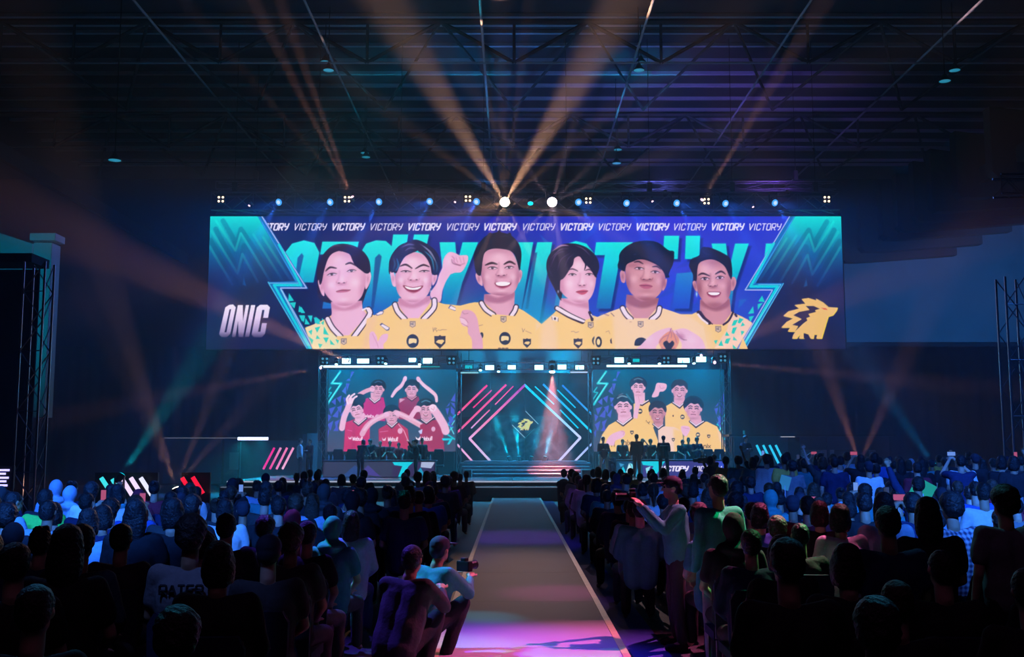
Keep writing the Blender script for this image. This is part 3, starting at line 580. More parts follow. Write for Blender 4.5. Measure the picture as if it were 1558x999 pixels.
def small_face(cv, x, y, w, h, sk, hc, tilt=0., hair=1., smile=0, hi=None):
    base, sh, hl = SK[sk]
    cv.ell(x, y-h*.35, w*1.22*hair, h*.78*hair, hc, .5, rot=tilt)
    cv.ell(x-w*1.02, y+h*.08, w*.17, h*.22, base, .4, rot=tilt); cv.ell(x+w*1.02, y+h*.08, w*.17, h*.22, base, .4, rot=tilt)
    c, s = math.cos(tilt), math.sin(tilt)
    def q(u, v): return (x+u*w*c-v*h*s, y+u*w*s+v*h*c)
    cv.poly([q(-.98, -.3), q(-.75, -.72), q(0, -.82), q(.75, -.72), q(.98, -.3), q(.92, .35), q(.6, .82), q(0, 1.02), q(-.6, .82), q(-.92, .35)], base, .5, sm=1)
    cv.blob(*q(-.75, .35), w*.3, h*.5, sh, .4); cv.blob(*q(.75, .35), w*.3, h*.5, sh, .4); cv.blob(*q(0, .95), w*.7, h*.15, sh, .6)
    cv.poly([q(-1.12, -.1), q(-1.15, -.7), q(-.6, -1.1), q(.3, -1.15), q(1.05, -.8), q(1.12, -.1), q(.92, -.2), q(.6, -.5), q(.1, -.42), q(-.4, -.52), q(-.92, -.18)], hc, .5, sm=1)
    if hi: cv.stroke([q(-.7, -.85), q(-.1, -1.05), q(.6, -.9)], h*.12, hi, .5, .7, 1)
    for e in (-.42, .42):
        cv.stroke([q(e-.24, -.18), q(e, -.26), q(e+.24, -.18)], h*.09, (60,34,54), .4, .9)
        cv.stroke([q(e-.2, .02), q(e, -.04), q(e+.2, .02)], h*.1, (60,34,60), .4, .95)
    cv.stroke([q(-.2, .3), q(0, .36), q(.2, .3)], h*.08, sh, .4, 1)
    if smile: cv.poly([q(-.38, .5), q(0, .55), q(.38, .5), q(.2, .72), q(-.2, .72)], (150,60,95), .4, sm=1); cv.poly([q(-.3, .53), q(0, .57), q(.3, .53), q(.15, .63), q(-.15, .63)], (250,240,250), .3)
    else: cv.stroke([q(-.3, .58), q(0, .55), q(.3, .58)], h*.1, (170,80,115), .4, 1)
def side_art(cv, x0, flip=False):
    def m(q): return [(x0-a if flip else x0+a, b) for a, b in P(q)]
    cv.T = (0, 0, 1); cy = (20,215,225); pu = (74,84,205)
    if not flip:
        cv.stroke(m("21,566 8,584 23,584 2,616"), 3.2, cy, .8, .95); cv.stroke(m("20,568 9,583 22,585 4,612"), 1.2, (130,245,250), .5, .9)
        cv.stroke(m("7,590 2,597 8,598 1,608"), 1.8, cy, .6, .9)
        tr = ["38,566 43,566 36,578", "34,576 38,580 30,580", "30,584 36,584 32,596", "24,596 30,588 31,601", "16,606 24,602 22,614", "8,612 15,606 15,617", "26,605 33,606 28,614", "17,620 25,617 23,630", "27,617 33,609 32,620", "5,622 15,619 8,632", "3,630 9,634 4,642", "10,634 20,622 19,636", "22,632 30,622 27,636", "3,646 12,640 8,656", "14,642 22,638 16,653", "12,656 18,646 20,656", "2,658 6,652 4,666"]
    else:
        cv.stroke(m("1,632 12,646 5,650 14,660 2,668"), 2.4, cy, .7, .9); cv.stroke(m("2,640 8,650 3,660"), 1.6, (110,235,245), .5, .9)
        tr = ["1,598 1,612 8,610", "9,612 15,620 10,617", "2,614 8,613 1,622", "16,622 10,621 13,632", "2,624 8,618 8,628 2,634", "10,632 3,636 8,640", "2,640 12,634 9,646", "14,640 8,650 3,650"]
    for q in tr: cv.poly(m(q), pu, .4, .95)
def paint_low(side):
    x0, x1 = (494.5, 694) if side == 0 else (902, 1101.5)
    cv = Canvas(x0, 563, x1, 686.5, 2.0); X, Y = cv.X, cv.Y
    k = np.clip((Y-563)/124, 0, 1)[..., None]
    cv.a = (np.array([0,104,150])*(1-k)+np.array([74,72,100])*k)/255.
    k2 = np.clip(1-np.abs(k-.35)/.5, 0, 1); cv.a = cv.a*(1-.25*k2)
    side_art(cv, x0); side_art(cv, x1, True)
    if side == 0:
        R1, R2, ST = (205,30,120), (150,26,84), (246,222,236); H = (22,52,84)
        cv.T = (490, 560, 6.89)
        # back row
        cv.poly("420,330 500,310 640,310 660,400 660,560 420,540", (196,20,118), .5); cv.text('Webull', 440, 490, 30, 22, 8, ST, .1, .3)
        cv.poly("500,260 620,260 600,340 545,375 505,320", SK['b'][0], .5); small_face(cv, 582, 225, 56, 78, 'b', (14,26,50), .05, 1.25, 0, (80,150,190))
        cv.stroke("490,320 545,370 600,330", 22, (40,20,50), .4); cv.stroke("492,318 545,365 600,326", 10, ST, .3)
        cv.stroke("385,280 450,245 510,225", 44, SK['b'][0], .6, 1, 1); cv.ell(520, 222, 28, 34, SK['a'][0], .5); cv.stroke("505,205 540,215", 6, SK['b'][1], .4, .8)
        cv.T = (590, 560, 6.89)
        cv.poly("110,330 200,300 320,300 350,400 340,540 110,540", R2, .5); cv.poly("120,320 180,330 120,370", ST, .5, .7)
        cv.poly("195,270 295,270 290,320 250,350 210,320", SK['b'][1], .5); small_face(cv, 245, 228, 60, 84, 'b', (12,24,48), 0, 1.2)
        cv.stroke("195,305 250,345 305,300", 18, (40,20,50), .4); cv.stroke("200,305 250,338 300,300", 8, (230,150,170), .3)
        for q in ("40,300 80,240 140,185 172,118", "318,118 365,175 440,235 500,290 512,350"): cv.stroke(q, 40, SK['a'][0], .6, 1, 1, taper=.3); cv.stroke(q, 14, SK['a'][2], 1, .5, 1)
        cv.ell(174, 118, 22, 32, SK['a'][0], .5, rot=.3); cv.ell(318, 122, 22, 32, SK['a'][0], .5, rot=-.5)
        # front left
        cv.T = (490, 560, 6.89)
        cv.poly("240,570 330,540 430,520 500,560 500,900 225,900", (205,32,100), .5); cv.poly("330,600 360,900 300,900", (170,20,80), 3, .6)
        cv.poly("340,500 440,470 440,560 375,600 340,555", SK['a'][0], .5); small_face(cv, 352, 440, 66, 88, 'a', (12,22,46), -.25, 1.0)
        cv.ell(388, 330, 62, 56, (16,38,66), .6, rot=.4); cv.stroke("330,560 380,600 460,530", 24, (40,20,50), .4); cv.stroke("334,558 380,592 455,528", 10, ST, .3)
        cv.stroke("205,630 225,520 265,420 290,340", 62, SK['a'][0], .7, 1, 1)
        for q in ("265,380 250,330 275,290", "285,370 290,310 330,275", "300,370 325,320 355,300"): cv.stroke(q, 20, SK['a'][2], .5, 1, 1)
        cv.text('Webull', 318, 722, 34, 16, 8, ST, .1, .3); cv.poly("272,715 290,735 310,712 305,745 280,745", ST, .4); cv.stroke("265,650 310,660", 6, ST, .5, .6)
        # front centre
        cv.poly("590,640 680,590 800,570 900,640 930,900 600,900", (190,36,88), .5); cv.stroke("800,590 860,660 920,800", 8, ST, .5, .8)
        cv.poly("680,540 780,540 770,590 730,620 690,590", SK['b'][0], .5); small_face(cv, 728, 500, 66, 92, 'b', (14,28,50), 0, 1.15)
        cv.stroke("680,580 730,625 790,570", 22, (40,20,50), .4); cv.stroke("682,578 730,618 786,568", 9, ST, .3)
        cv.stroke("420,690 470,610 560,540 690,485", 58, SK['b'][0], .7, 1, 1); cv.stroke("1060,615 960,560 850,500 770,470", 58, SK['b'][0], .7, 1, 1); cv.stroke("440,650 520,560 640,500", 18, SK['a'][2], 1, .6, 1); cv.stroke("1030,580 920,525 800,475", 18, SK['a'][2], 1, .6, 1)
        cv.ell(672, 488, 30, 26, SK['a'][0], .5); cv.ell(790, 478, 30, 26, SK['a'][0], .5)
        cv.text('Webull', 690, 725, 38, 16, 8, ST, .1, .3); cv.poly("628,725 648,748 672,722 665,760 638,760", ST, .4); cv.ell(818, 660, 26, 30, (230,170,200), .5); cv.stroke("610,670 690,660", 7, ST, .5, .6)
        # front right
        cv.T = (590, 560, 6.89)
        cv.poly("340,600 420,560 520,540 580,600 600,900 340,900", (168,40,86), .5)
        cv.poly("345,500 460,490 470,540 405,580 350,540", SK['b'][0], .5); small_face(cv, 400, 440, 68, 92, 'b', (16,32,54), .03, 1.25, 1, (120,190,210))
        cv.stroke("350,540 405,585 490,520", 22, (40,20,50), .4); cv.stroke("352,538 405,578 485,518", 9, ST, .3)
        cv.stroke("300,430 270,470 240,520", 50, SK['a'][0], .6, 1, 1); cv.ell(310, 430, 40, 34, SK['a'][0], .5)
        cv.stroke("475,425 530,500 590,600 610,660", 84, SK['a'][0], .8, 1, 1); cv.ell(472, 420, 40, 38, SK['a'][2], .5); cv.stroke("455,425 480,445 490,410", 6, SK['a'][1], .4, .9)
        cv.text('Webull', 362, 722, 38, 16, 8, ST, .1, .3, rot=-.06); cv.poly("290,715 318,740 350,712 340,755 305,755", ST, .4); cv.ell(480, 640, 22, 26, (220,170,200), .5); cv.poly("320,660 365,640 360,690 340,690", (200,200,240), .5)
        cv.poly("570,735 690,735 650,800 625,800 650,755 580,760", (30,205,220), .5)
    else:
        YL = (250,200,126); YP = (250,206,180); ST = (250,226,240)
        cv.T = (1000, 560, 5.4)
        cv.poly("60,320 120,285 200,280 260,330 270,520 60,520", YL, .5)
        cv.poly("135,240 225,240 220,290 180,325 135,290", SK['b'][0], .5); small_face(cv, 182, 185, 56, 76, 'b', (44,40,66), .05, 1.0, 1)
        cv.stroke("122,285 180,328 222,285", 16, DK, .4); cv.stroke("126,284 180,320 220,283", 7, ST, .3); badge_round(cv, 202, 403, 17); cv.ell(126, 394, 5, 8, (60,40,60), .4)
        cv.poly("-45,240 -20,180 -5,130 30,125 75,135 75,170 50,195 20,200 5,235", SK['a'][0], .5, sm=1); cv.stroke("22,150 30,170 60,165", 5, SK['a'][1], .5, .9, 1)
        cv.T = (900, 560, 6.89)
        cv.poly("440,380 500,345 600,345 640,420 650,620 440,600", YL, .5); cv.poly("445,270 560,260 560,340 520,400 455,370", SK['a'][0], .5)
        small_face(cv, 492, 205, 64, 88, 'a', (40,50,84), .05, 1.18, 0, (120,170,190)); cv.stroke("495,380 530,390 600,345", 22, DK, .4); cv.stroke("498,374 530,382 595,340", 9, ST, .3)
        badge_round(cv, 508, 455, 24); cv.text('nix', 530, 545, 50, 24, 7, (110,80,60), .1, .35)
        cv.poly("430,600 440,480 470,330 485,290 505,330 520,350 500,420 470,560", SK['a'][0], .6, sm=1); cv.stroke("490,300 505,360", 6, SK['a'][1], .5, .7)
        cv.poly("80,800 110,700 180,600 270,550 430,520 560,560 640,620 690,760 690,900 80,900", YL, .5)
        cv.poly("280,470 410,460 420,520 330,590 275,550", SK['a'][0], .5); small_face(cv, 332, 405, 78, 104, 'a', (30,58,88), -.04, 1.12, 0, (160,190,210)); cv.stroke("290,290 330,270", 12, (110,120,150), .5, .8); cv.stroke("370,280 430,360", 18, (50,140,170), .6, .8)
        cv.stroke("268,555 330,600 425,525", 26, DK, .4); cv.stroke("270,552 330,592 420,522", 12, ST, .3); badge_shield(cv, 420, 675, 18); cv.text('fi', 200, 770, 50, 24, 7, (110,80,60), .1, .35); cv.text('nix', 330, 750, 55, 26, 8, (110,80,60), .1, .35)
        cv.poly("150,790 190,710 260,670 330,655 350,690 320,730 250,760 230,810", SK['a'][0], .6, sm=1); cv.stroke("310,660 340,670 330,700", 6, SK['a'][1], .5, .9, 1)
        cv.poly("690,640 760,610 860,620 940,660 960,900 700,900", (248,206,190), .5); cv.poly("850,640 950,660 950,900 860,900", YL, 2, .9); badge_shield(cv, 848, 750, 16)
        cv.poly("640,540 750,540 740,600 700,640 660,610", SK['c'][0], .5); small_face(cv, 690, 470, 74, 104, 'c', (40,40,66), .04, 1.05, 1); cv.stroke("640,590 695,640 745,600", 18, DK, .4); cv.stroke("640,586 695,632 742,596", 8, ST, .3)
        cv.T = (1000, 560, 5.4)
        cv.poly("215,520 260,460 400,440 480,480 520,560 550,700 200,700", YL, .5); cv.poly("480,480 520,560 550,650 500,600", YP, 1, .8)
        cv.poly("265,390 350,390 360,445 310,480 265,440", SK['b'][0], .5); small_face(cv, 293, 335, 60, 84, 'b', (24,26,54), .05, 1.15); cv.stroke("262,440 310,485 375,440", 18, DK, .4); cv.stroke("264,438 310,476 372,438", 8, ST, .3)
        badge_round(cv, 325, 548, 17); badge_shield(cv, 412, 560, 13); cv.poly("190,480 250,480 260,510 230,560 200,540", SK['a'][0], .5, sm=1); cv.stroke("205,490 250,500", 5, SK['a'][1], .4, .8); cv.text('nix', 370, 620, 34, 18, 6, (110,80,60), .1, .35)
    return cv
# ---------------------------------------------------------------- rigging
def truss(name, label, p0, p1, w=.5, bay=1., hoists=(), group=None, cat='truss', motor=True):
    p0, p1 = Vector(p0), Vector(p1); d = p1-p0; L = d.length; n = max(2, round(L/bay)); bay = L/n
    root = empty(name, p0, label, cat, group); q = d.to_track_quat('X', 'Z')
    h = w/2
    cm = MB().tube((0, 0, 0), (L, 0, 0), .028*max(1, w/.5), 6).mesh('chord', ALU)
    for y, z in ((-h, -h), (h, -h), (-h, h), (h, h)): link('chord', cm, root, q @ Vector((0, y, z)), q.to_euler())
    dm = MB().tube((0, 0, -h), (bay, 0, h), .016*max(1, w/.5), 5).mesh('brace', ALU); dn = MB().tube((0, 0, h), (bay, 0, -h), .016*max(1, w/.5), 5).mesh('brace', ALU)
    vm = MB().tube((0, 0, -h), (0, 0, h), .014*max(1, w/.5), 5).mesh('brace', ALU); bm_ = MB().tube((0, -h, 0), (bay, h, 0), .014*max(1, w/.5), 5).mesh('brace', ALU)
    for k in range(n):
        link('brace', dm if k % 2 else dn, root, q @ Vector((k*bay, -h, 0)), q.to_euler())
        link('brace', dn if k % 2 else dm, root, q @ Vector((k*bay, h, 0)), q.to_euler())
        link('brace', bm_, root, q @ Vector((k*bay, 0, -h)), q.to_euler())
        if k % 2 == 0: link('brace', vm, root, q @ Vector((k*bay, -h, 0)), q.to_euler())
    for x, zt in hoists:
        z0 = p0.z+h
        MB().tube((x-p0.x, 0, h), (x-p0.x, 0, zt-p0.z), .015, 5).build('hoist_chain', BLACK, root)
        if motor: MB().box((x-p0.x, 0, h+.35), (.22, .22, .5)).build('chain_motor', BLACK, root, bevel=.02)
    return root
YT = 49.6
tl = at(322, 306, YT); tr_ = at(1276, 306, YT)
hx = [tl.x+1+k*(tr_.x-tl.x-2)/7 for k in range(8)]
truss('lighting_truss', 'long aluminium box truss full of blue lamps right above the wide LED wall', (tl.x, YT+.35, tl.z), (tr_.x, YT+.35, tl.z), .85, 1., [(x, 22) for x in hx])
a = at(330, 283, 53); b = at(1270, 283, 53)
truss('rigging_truss', 'thinner dark truss higher up behind the lamp truss', (a.x, 53, a.z), (b.x, 53, a.z), .4, 1.6, [(a.x+2, 22), (b.x-2, 22)])
lz = at(600, 546, 49.9).z
for x0, x1, z_, lab in ((486, 690, lz, 'short truss with cyan floodlights over the red-jersey screen'), (694, 904, at(800, 556, 49.9).z, 'short truss with cyan floodlights over the portal'), (908, 1106, lz, 'short truss with cyan floodlights over the lower yellow-jersey screen')):
    a = at(x0, 546, 49.9); b = at(x1, 546, 49.9)
    truss('floodlight_truss', lab, (a.x, 50.1, z_), (b.x, 50.1, z_), .32, .8, [(a.x+.6, 6.6), (b.x-.6, 6.6)], 'trusses under the wide screen', motor=False)
# upright trusses
for px, Y, z1, lab, w_ in ((1106, 50.6, 6.55, 'upright ladder truss beside the lower yellow-jersey screen', .4), (490, 50.6, 6.55, 'upright ladder truss beside the red-jersey screen', .4), (1551, 26, 6.2, 'tall dark truss tower at the photo edge on the blue-strip side', .5), (46, 25, 6.4, 'tall dark truss tower by the curtain on the pink-strip side', .5),
                       (698, 50.9, 6.55, 'upright truss between the red-jersey screen and the portal', .2), (899, 50.9, 6.55, 'upright truss between the portal and the yellow-jersey screen', .2)):
    p = at(px, 680, Y); truss('tower_truss', lab, (p.x, Y, 0 if Y < 40 else .7), (p.x, Y, z1), w_, .7)
a = at(1517, 283, 27); truss('side_truss', 'short dark truss high at the photo edge in front of the blue wall', (a.x, 27, a.z), (a.x+4, 27, a.z), .5, .45, [(a.x+1, 15.5), (a.x+3.5, 15.5)])
# roof steelwork
RS = mat('roof_steel', (.06, .06, .075), .55, .2); RL = mat('roof_tube', (.35, .35, .4), .4)
def roof_truss(Y, label):
    root = empty('roof_truss', (0, Y, 19.9), label, 'roof truss', 'roof trusses')
    MB().tube((-31, 0, 0), (31, 0, 0), .06, 6).build('bottom_chord', RL, root); MB().tube((-31, 0, 2), (31, 0, 2), .13, 6).build('top_chord', RS, root)
    xs = [-27.5+6.9*k for k in range(9)]
    up = MB().tube((0, 0, 0), (3.45, 0, 2), .09, 6).mesh('web', RS); dn = MB().tube((0, 0, 2), (3.45, 0, 0), .09, 6).mesh('web', RS)
    st = MB().tube((0, 0, 0), (0, 0, 2), .07, 6).mesh('web', RS)
    dg = MB().tube((0, 0, 2), (3.45, 6.9, 0), .08, 6).mesh('web', RS); dh = MB().tube((0, 0, 2), (-3.45, 6.9, 0), .08, 6).mesh('web', RS)
    for x in xs[:-1]:
        link('web', up, root, (x, 0, 0)); link('web', dn, root, (x+3.45, 0, 0)); link('web', dg, root, (x+3.45, 0, 0)); link('web', dh, root, (x+3.45, 0, 0)); link('web', st, root, (x, 0, 0))
roof_truss(47.6, 'steel roof truss nearest the wide screen, crossing the top of the view'); roof_truss(61.5, 'steel roof truss further back, low above the lamp truss')
for k, x in enumerate((-15.3, -8.4, -1.3, 5.7, 12.1, 19.0)):
    o = MB().tube((x, 30, 19.95), (x, 76, 19.95), .055, 6).build('roof_tie', RL); tag(o, f'long thin roof tube running towards the back, {ordinal(k+1)} from the pink-strip side', 'steel tube', 'roof ties')
LENSOFF = mat('unlit_glass_glow', (.5, .6, .65), .2, emit=(.02, .3, .45), es=.7)  # cyan glow put into the unlit glass for the light it reflects
def highbay(p, lab):
    root = empty('high_bay_lamp', p, lab, 'lamp', 'hanging hall lamps'); MB().tube((0, 0, 0), (0, 0, 22.15-p.z), .02, 5).build('stem', BLACK, root)
    MB().lathe([(.08, 0), (.12, -.1), (.26, -.28), (.27, -.3)], 12).build('shade', BLACK, root, smooth=True); MB().lathe([(.0, -.31), (.24, -.31), (.0, -.36)], 12).build('lens', LENSOFF, root)
for (px, py, Y), lab in zip(((495, 85, 48), (500, 97, 46.5), (975, 86, 48), (972, 97, 46.5), (555, 225, 61), (557, 231, 59), (940, 220, 61), (938, 240, 56), (1452, 97, 46), (1437, 113, 44.5), (175, 232, 40)),
    ('unlit hall lamp high above the first player, upper of a pair', 'unlit hall lamp high above the first player, lower of a pair', 'unlit hall lamp above the fifth player, upper of a pair', 'unlit hall lamp above the fifth player, lower of a pair',
     'small far hall lamp above the first blue lamps, upper one', 'small far hall lamp above the first blue lamps, lower one', 'small far hall lamp above the fifth player, upper one', 'small far hall lamp above the fifth player, lower one',
     'faint hall lamp in the dark upper corner, higher of two', 'faint hall lamp in the dark upper corner, lower of two', 'faint hall lamp in the dark corner over the pink-strip side')):
    highbay(at(px, py, Y), lab)

# ---------------------------------------------------------------- screens
def srgb2lin(a): a = np.clip(a, 0, 1); return np.where(a <= .04045, a/12.92, ((a+.055)/1.055)**2.4)
def display(name, cv, P0, P1, m, parent, Y):
    """pixel grid between lower-left P0 and upper-right P1 (x, z) at depth Y; a little proud of its cabinet"""
    H, W = cv.H, cv.W
    xs = np.linspace(P0[0], P1[0], W); zs = np.linspace(P1[1], P0[1], H); X, Z = np.meshgrid(xs, zs)
    co = np.stack([X, np.full_like(X, Y), Z], -1).reshape(-1, 3).astype(np.float32)
    idx = np.arange(H*W).reshape(H, W); q = np.stack([idx[1:, :-1], idx[1:, 1:], idx[:-1, 1:], idx[:-1, :-1]], -1).reshape(-1).astype(np.int32); n = len(q)//4
    me = bpy.data.meshes.new(name); me.vertices.add(H*W); me.vertices.foreach_set('co', co.ravel()); me.loops.add(n*4); me.loops.foreach_set('vertex_index', q)
    me.polygons.add(n); me.polygons.foreach_set('loop_start', np.arange(n, dtype=np.int32)*4); me.update(calc_edges=True)
    ca = me.color_attributes.new('Col', 'FLOAT_COLOR', 'POINT'); rgba = np.ones((H*W, 4), np.float32); rgba[:, :3] = srgb2lin(cv.a).reshape(-1, 3); ca.data.foreach_set('color', rgba.ravel())
    me.materials.append(m); return link(name, me, parent)
LED = attr_mat('led_pixels', 1.12)
def screen(name, label, cv, px0, py0, px1, py1, Y, depth=.25):
    a = at(px0, py1, Y); b = at(px1, py0, Y); x0, x1, z0, z1 = a.x, b.x, a.z, b.z
    root = empty(name, ((x0+x1)/2, Y, z0), label, 'screen'); c = root.location
    display('display_surface', cv, (x0-c.x, 0), (x1-c.x, z1-z0), LED, root, 0)
    MB().box((0, .02+depth/2, (z1-z0)/2), (x1-x0+.06, depth, z1-z0+.06)).build('cabinet', BLACK, root)
    e = .05
    MB().box((0, .06, -e/2-.0), (x1-x0+2*e, .16, e)).box((0, .06, z1-z0+e/2), (x1-x0+2*e, .16, e)).box(((x0-x1)/2-e/2, .06, (z1-z0)/2), (e, .16, z1-z0)).box(((x1-x0)/2+e/2, .06, (z1-z0)/2), (e, .16, z1-z0)).build('rim', BLACK, root)
    return root
main = screen('led_wall', 'huge wide LED wall showing six players in yellow jerseys under a row of VICTORY words', paint_main(), 313.5, 329, 1279.5, 530.5, 50.5)
for k in range(9):
    MB().tube((-14.6+k*3.65, .15, 6.4), (-14.6+k*3.65, .15, 7.0), .03, 5).build('hanging_bar', BLACK, main)
sl = screen('led_screen', 'lower LED screen showing five players in red jerseys covering their faces', paint_low(0), 494.5, 562, 694, 686.5, 51.5)
sr = screen('led_screen', 'lower LED screen showing five players in yellow jerseys', paint_low(1), 902, 562, 1101.5, 686.5, 51.5)
for s_ in (sl, sr): MB().box((0, .2, -.56), (6.2, .3, 1.05)).build('base_wall', BLACK, s_)
# edge truss bolts under the wide wall: small lamps
# portal wall with the neon strips
PZ0 = at(798, 706, 52.2).z
pw = empty('portal_wall', (at(798, 600, 52.4).x, 52.4, PZ0), 'black portal wall in the middle carrying a big neon diamond', 'stage wall')
a = at(696, 560, 52.4); b = at(900, 560, 52.4)
PAN = mat('portal_panel', (.02, .02, .028), .35, nz=.5, nscale=.7)
for k in range(4):
    for j in range(2):
        w_ = (b.x-a.x)/4; h_ = (a.z-PZ0)/2
        MB().box((a.x+w_*(k+.5)-pw.location.x, 0, h_*(j+.5)), (w_-.02, .1, h_-.02)).build('panel', PAN, pw, bevel=.01)
MB().box((0, .15, (a.z-PZ0)/2), (b.x-a.x, .1, a.z-PZ0)).build('back_board', BLACK, pw)
STRIPM = attr_mat('neon_strip', 1.0); STRIPM.cycles.emission_sampling = 'FRONT'
def strip(pts, w, cols, label, group):
    """neon bar: pts photo points; cols linear colours at each point"""
    Y = 52.15; q = [at(x, y, Y) for x, y in pts]; r = w*Y/F/2; base = min(q, key=lambda p: p.z)
    root = empty('neon_bar', base, label, 'light bar', group); vs = []; fs = []; cl = []
    mb = MB(); 
    for i in range(len(q)-1):
        A, B = q[i]-base, q[i+1]-base; d = (B-A).normalized(); nrm = Vector((-d.z, 0, d.x)); e = d*r*.9
        n = 12
        for k in range(n+1):
            t = k/n; p = A.lerp(B, t)+(-e*0 if 0 < k < n else (-e*.3 if k == 0 else e*.3)); c = [cols[i][j]*(1-t)+cols[i+1][j]*t for j in range(3)]
            m = len(vs); vs += [p-nrm*r+Vector((0, -.06, 0)), p+nrm*r+Vector((0, -.06, 0)), p+nrm*r, p-nrm*r]; cl += [c]*4
            if k: fs += [(m-4, m, m+1, m-3), (m-3, m+1, m+2, m-2), (m-1, m+3, m, m-4)]
        mb.tube(A+Vector((0, .03, 0)), B+Vector((0, .03, 0)), r*.9, 6)
    me = bpy.data.meshes.new('glowing_strip'); me.from_pydata([tuple(v) for v in vs], [], fs); me.materials.append(STRIPM)
    ca = me.color_attributes.new('Col', 'FLOAT_COLOR', 'POINT')
    for i, c in enumerate(cl): ca.data[i].color = (*c, 1)
    link('glowing_strip', me, root); mb.build('channel', BLACK, root)
PK = (1.1, .01, .22); PW = (1.0, .45, .8); CY = (.0, .75, 1.15); WH = (.75, .75, 1.2); BL = (.02, .22, .8); PL = (1.1, .12, .35)
gp, gc = 'pink neon bars on the portal', 'blue neon bars on the portal'
strip([(741, 586), (695.5, 630.4)], 2.9, [PK, PL], 'upper pink neon bar reaching the red-jersey screen', gp)
strip([(748, 593.5), (720, 620)], 1.7, [PK, PK], 'short thin pink neon bar between the two long pink bars', gp)
strip([(770, 585), (695, 658.5)], 2.9, [PK, PL], 'longest straight pink neon bar of the portal', gp)
strip([(781, 587.3), (753.4, 615)], 1.6, [PK, PL], 'short thin pink neon bar nearest the diamond top', gp)
strip([(798.5, 585.5), (756, 627), (714.4, 666.8), (749.5, 705)], 3.4, [(.5, .02, .5), PL, PW, (.75, .65, 1.0)], 'pink to white angled neon bar forming half the diamond', gp)
strip([(744.9, 623.4), (717, 651)], 1.8, [PL, PW], 'short pale pink neon bar beside the diamond corner', gp)
strip([(695, 675), (722, 705)], 2.8, [PW, PW], 'whitish pink neon bar low beside the red-jersey screen', gp)
strip([(797.8, 585), (840, 625), (883, 665.6), (846.9, 705)], 3.4, [CY, CY, WH, WH], 'cyan to white angled neon bar forming half the diamond', gc)
strip([(814, 587.8), (842.8, 614.6)], 1.8, [CY, CY], 'short thin cyan neon bar nearest the diamond top', gc)
strip([(826.5, 584.5), (901, 658)], 3.0, [(.02, .4, 1.), CY], 'longest straight cyan neon bar of the portal', gc)
strip([(848, 593), (875.5, 620)], 1.7, [CY, CY], 'short thin cyan neon bar between the two long blue bars', gc)
strip([(855.7, 586), (901, 631)], 2.6, [BL, (.02, .4, 1.)], 'deep blue neon bar reaching the yellow-jersey screen', gc)
strip([(852.4, 623.3), (879.6, 651)], 1.8, [CY, CY], 'short cyan neon bar beside the diamond corner', gc)
strip([(901, 674), (874, 702)], 2.8, [(.3, .5, 1.2), WH], 'pale blue neon bar low beside the yellow-jersey screen', gc)
# small centre diamond sign with the emblem
cvd = Canvas(778, 624, 820, 667, 5.0); cvd.a[:] = np.array([10, 26, 50])/255.
class _T: pass
emblem(cvd, (798-470*.0445+1.2, 645-760*.0445, 22.5), (10,26,50))
ds = empty('diamond_sign', at(799, 665, 51.6), 'small dark diamond sign with yellow quilled-animal emblem at the portal centre', 'sign')
c0 = ds.location
q = [at(799, 624.5, 51.6), at(819.5, 645.5, 51.6), at(799, 666, 51.6), at(778.5, 645.5, 51.6)]
MB().prism([(p.x-c0.x, p.z-c0.z) for p in q], .0, .12).build('sign_board', PAN, ds)
TW = lamp_mat('thin_white_line', (.6, .8, .9), .6)
for i, (u, w) in enumerate(((0, 1), (2, 3))):
    A, B = q[u]-c0, q[w]-c0; MB().tube(A.lerp(B, .03)+Vector((0, -.02, 0)), A.lerp(B, .97)+Vector((0, -.02, 0)), .018, 6).build('line_light', TW, ds)
A, B = q[1]-c0, q[2]-c0; MB().tube(A.lerp(B, .3)+Vector((0, -.02, 0)), B+Vector((0, -.02, 0)), .012, 6).build('line_light', lamp_mat('thin_teal_line', (.02, .4, .35), .6), ds)
# emblem plate: solid raised shape
ep = P("320,903 330,875 345,855 290,853 308,825 245,825 285,785 330,760 262,742 300,710 375,690 343,665 420,655 395,622 445,615 500,632 497,618 545,645 585,680 648,683 638,706 612,738 580,748 565,790 528,903 490,903 498,875 480,875 470,903 450,903 435,872 400,862 405,903 370,903 378,870 350,903")
k_ = 17.5/290*51.5/F
me_ = MB().prism([((x-446)*k_, -(y-760)*k_+at(799, 645.5, 51.5).z-c0.z) for x, y in ep], -.06, -.01)
me_.build('emblem', mat('emblem_yellow', (.8, .5, .1), .5, emit=(.85, .55, .1), es=.85), ds)
gap = P("335,738 375,715 450,700 425,672 480,672 522,692 488,702 495,714 440,728 452,748 425,758 432,775 398,800 345,850 368,815 325,806 395,765")
MB().prism([((x-446)*k_, -(y-760)*k_+at(799, 645.5, 51.5).z-c0.z) for x, y in gap], -.075, -.062).build('emblem_quills', BLACK, ds)
for s_ in (-1, 1): MB().tube((s_*.3, .08, 1.4), (s_*.3, .08, 3.0), .008, 5).build('hanging_wire', BLACK, ds)

HDR = mat('header_cloth', (.2, .26, .34), .9, nz=.15, nscale=3)
for x0, x1, y0, y1, lab in ((490, 696, 533.5, 561.5, 'plain cloth header between the wide wall and the red-jersey screen'), (697, 901, 533.5, 567, 'plain cloth header above the neon portal'), (902, 1104, 533.5, 561.5, 'plain cloth header between the wide wall and the lower yellow-jersey screen')):
    q0 = at(x0, y1, 51.3); q1 = at(x1, y0, 51.3)
    tag(MB().box(((q0.x+q1.x)/2, 51.3, (q0.z+q1.z)/2), (q1.x-q0.x, .06, q1.z-q0.z)).build('header_cloth', HDR), lab, 'cloth', 'cloth headers')
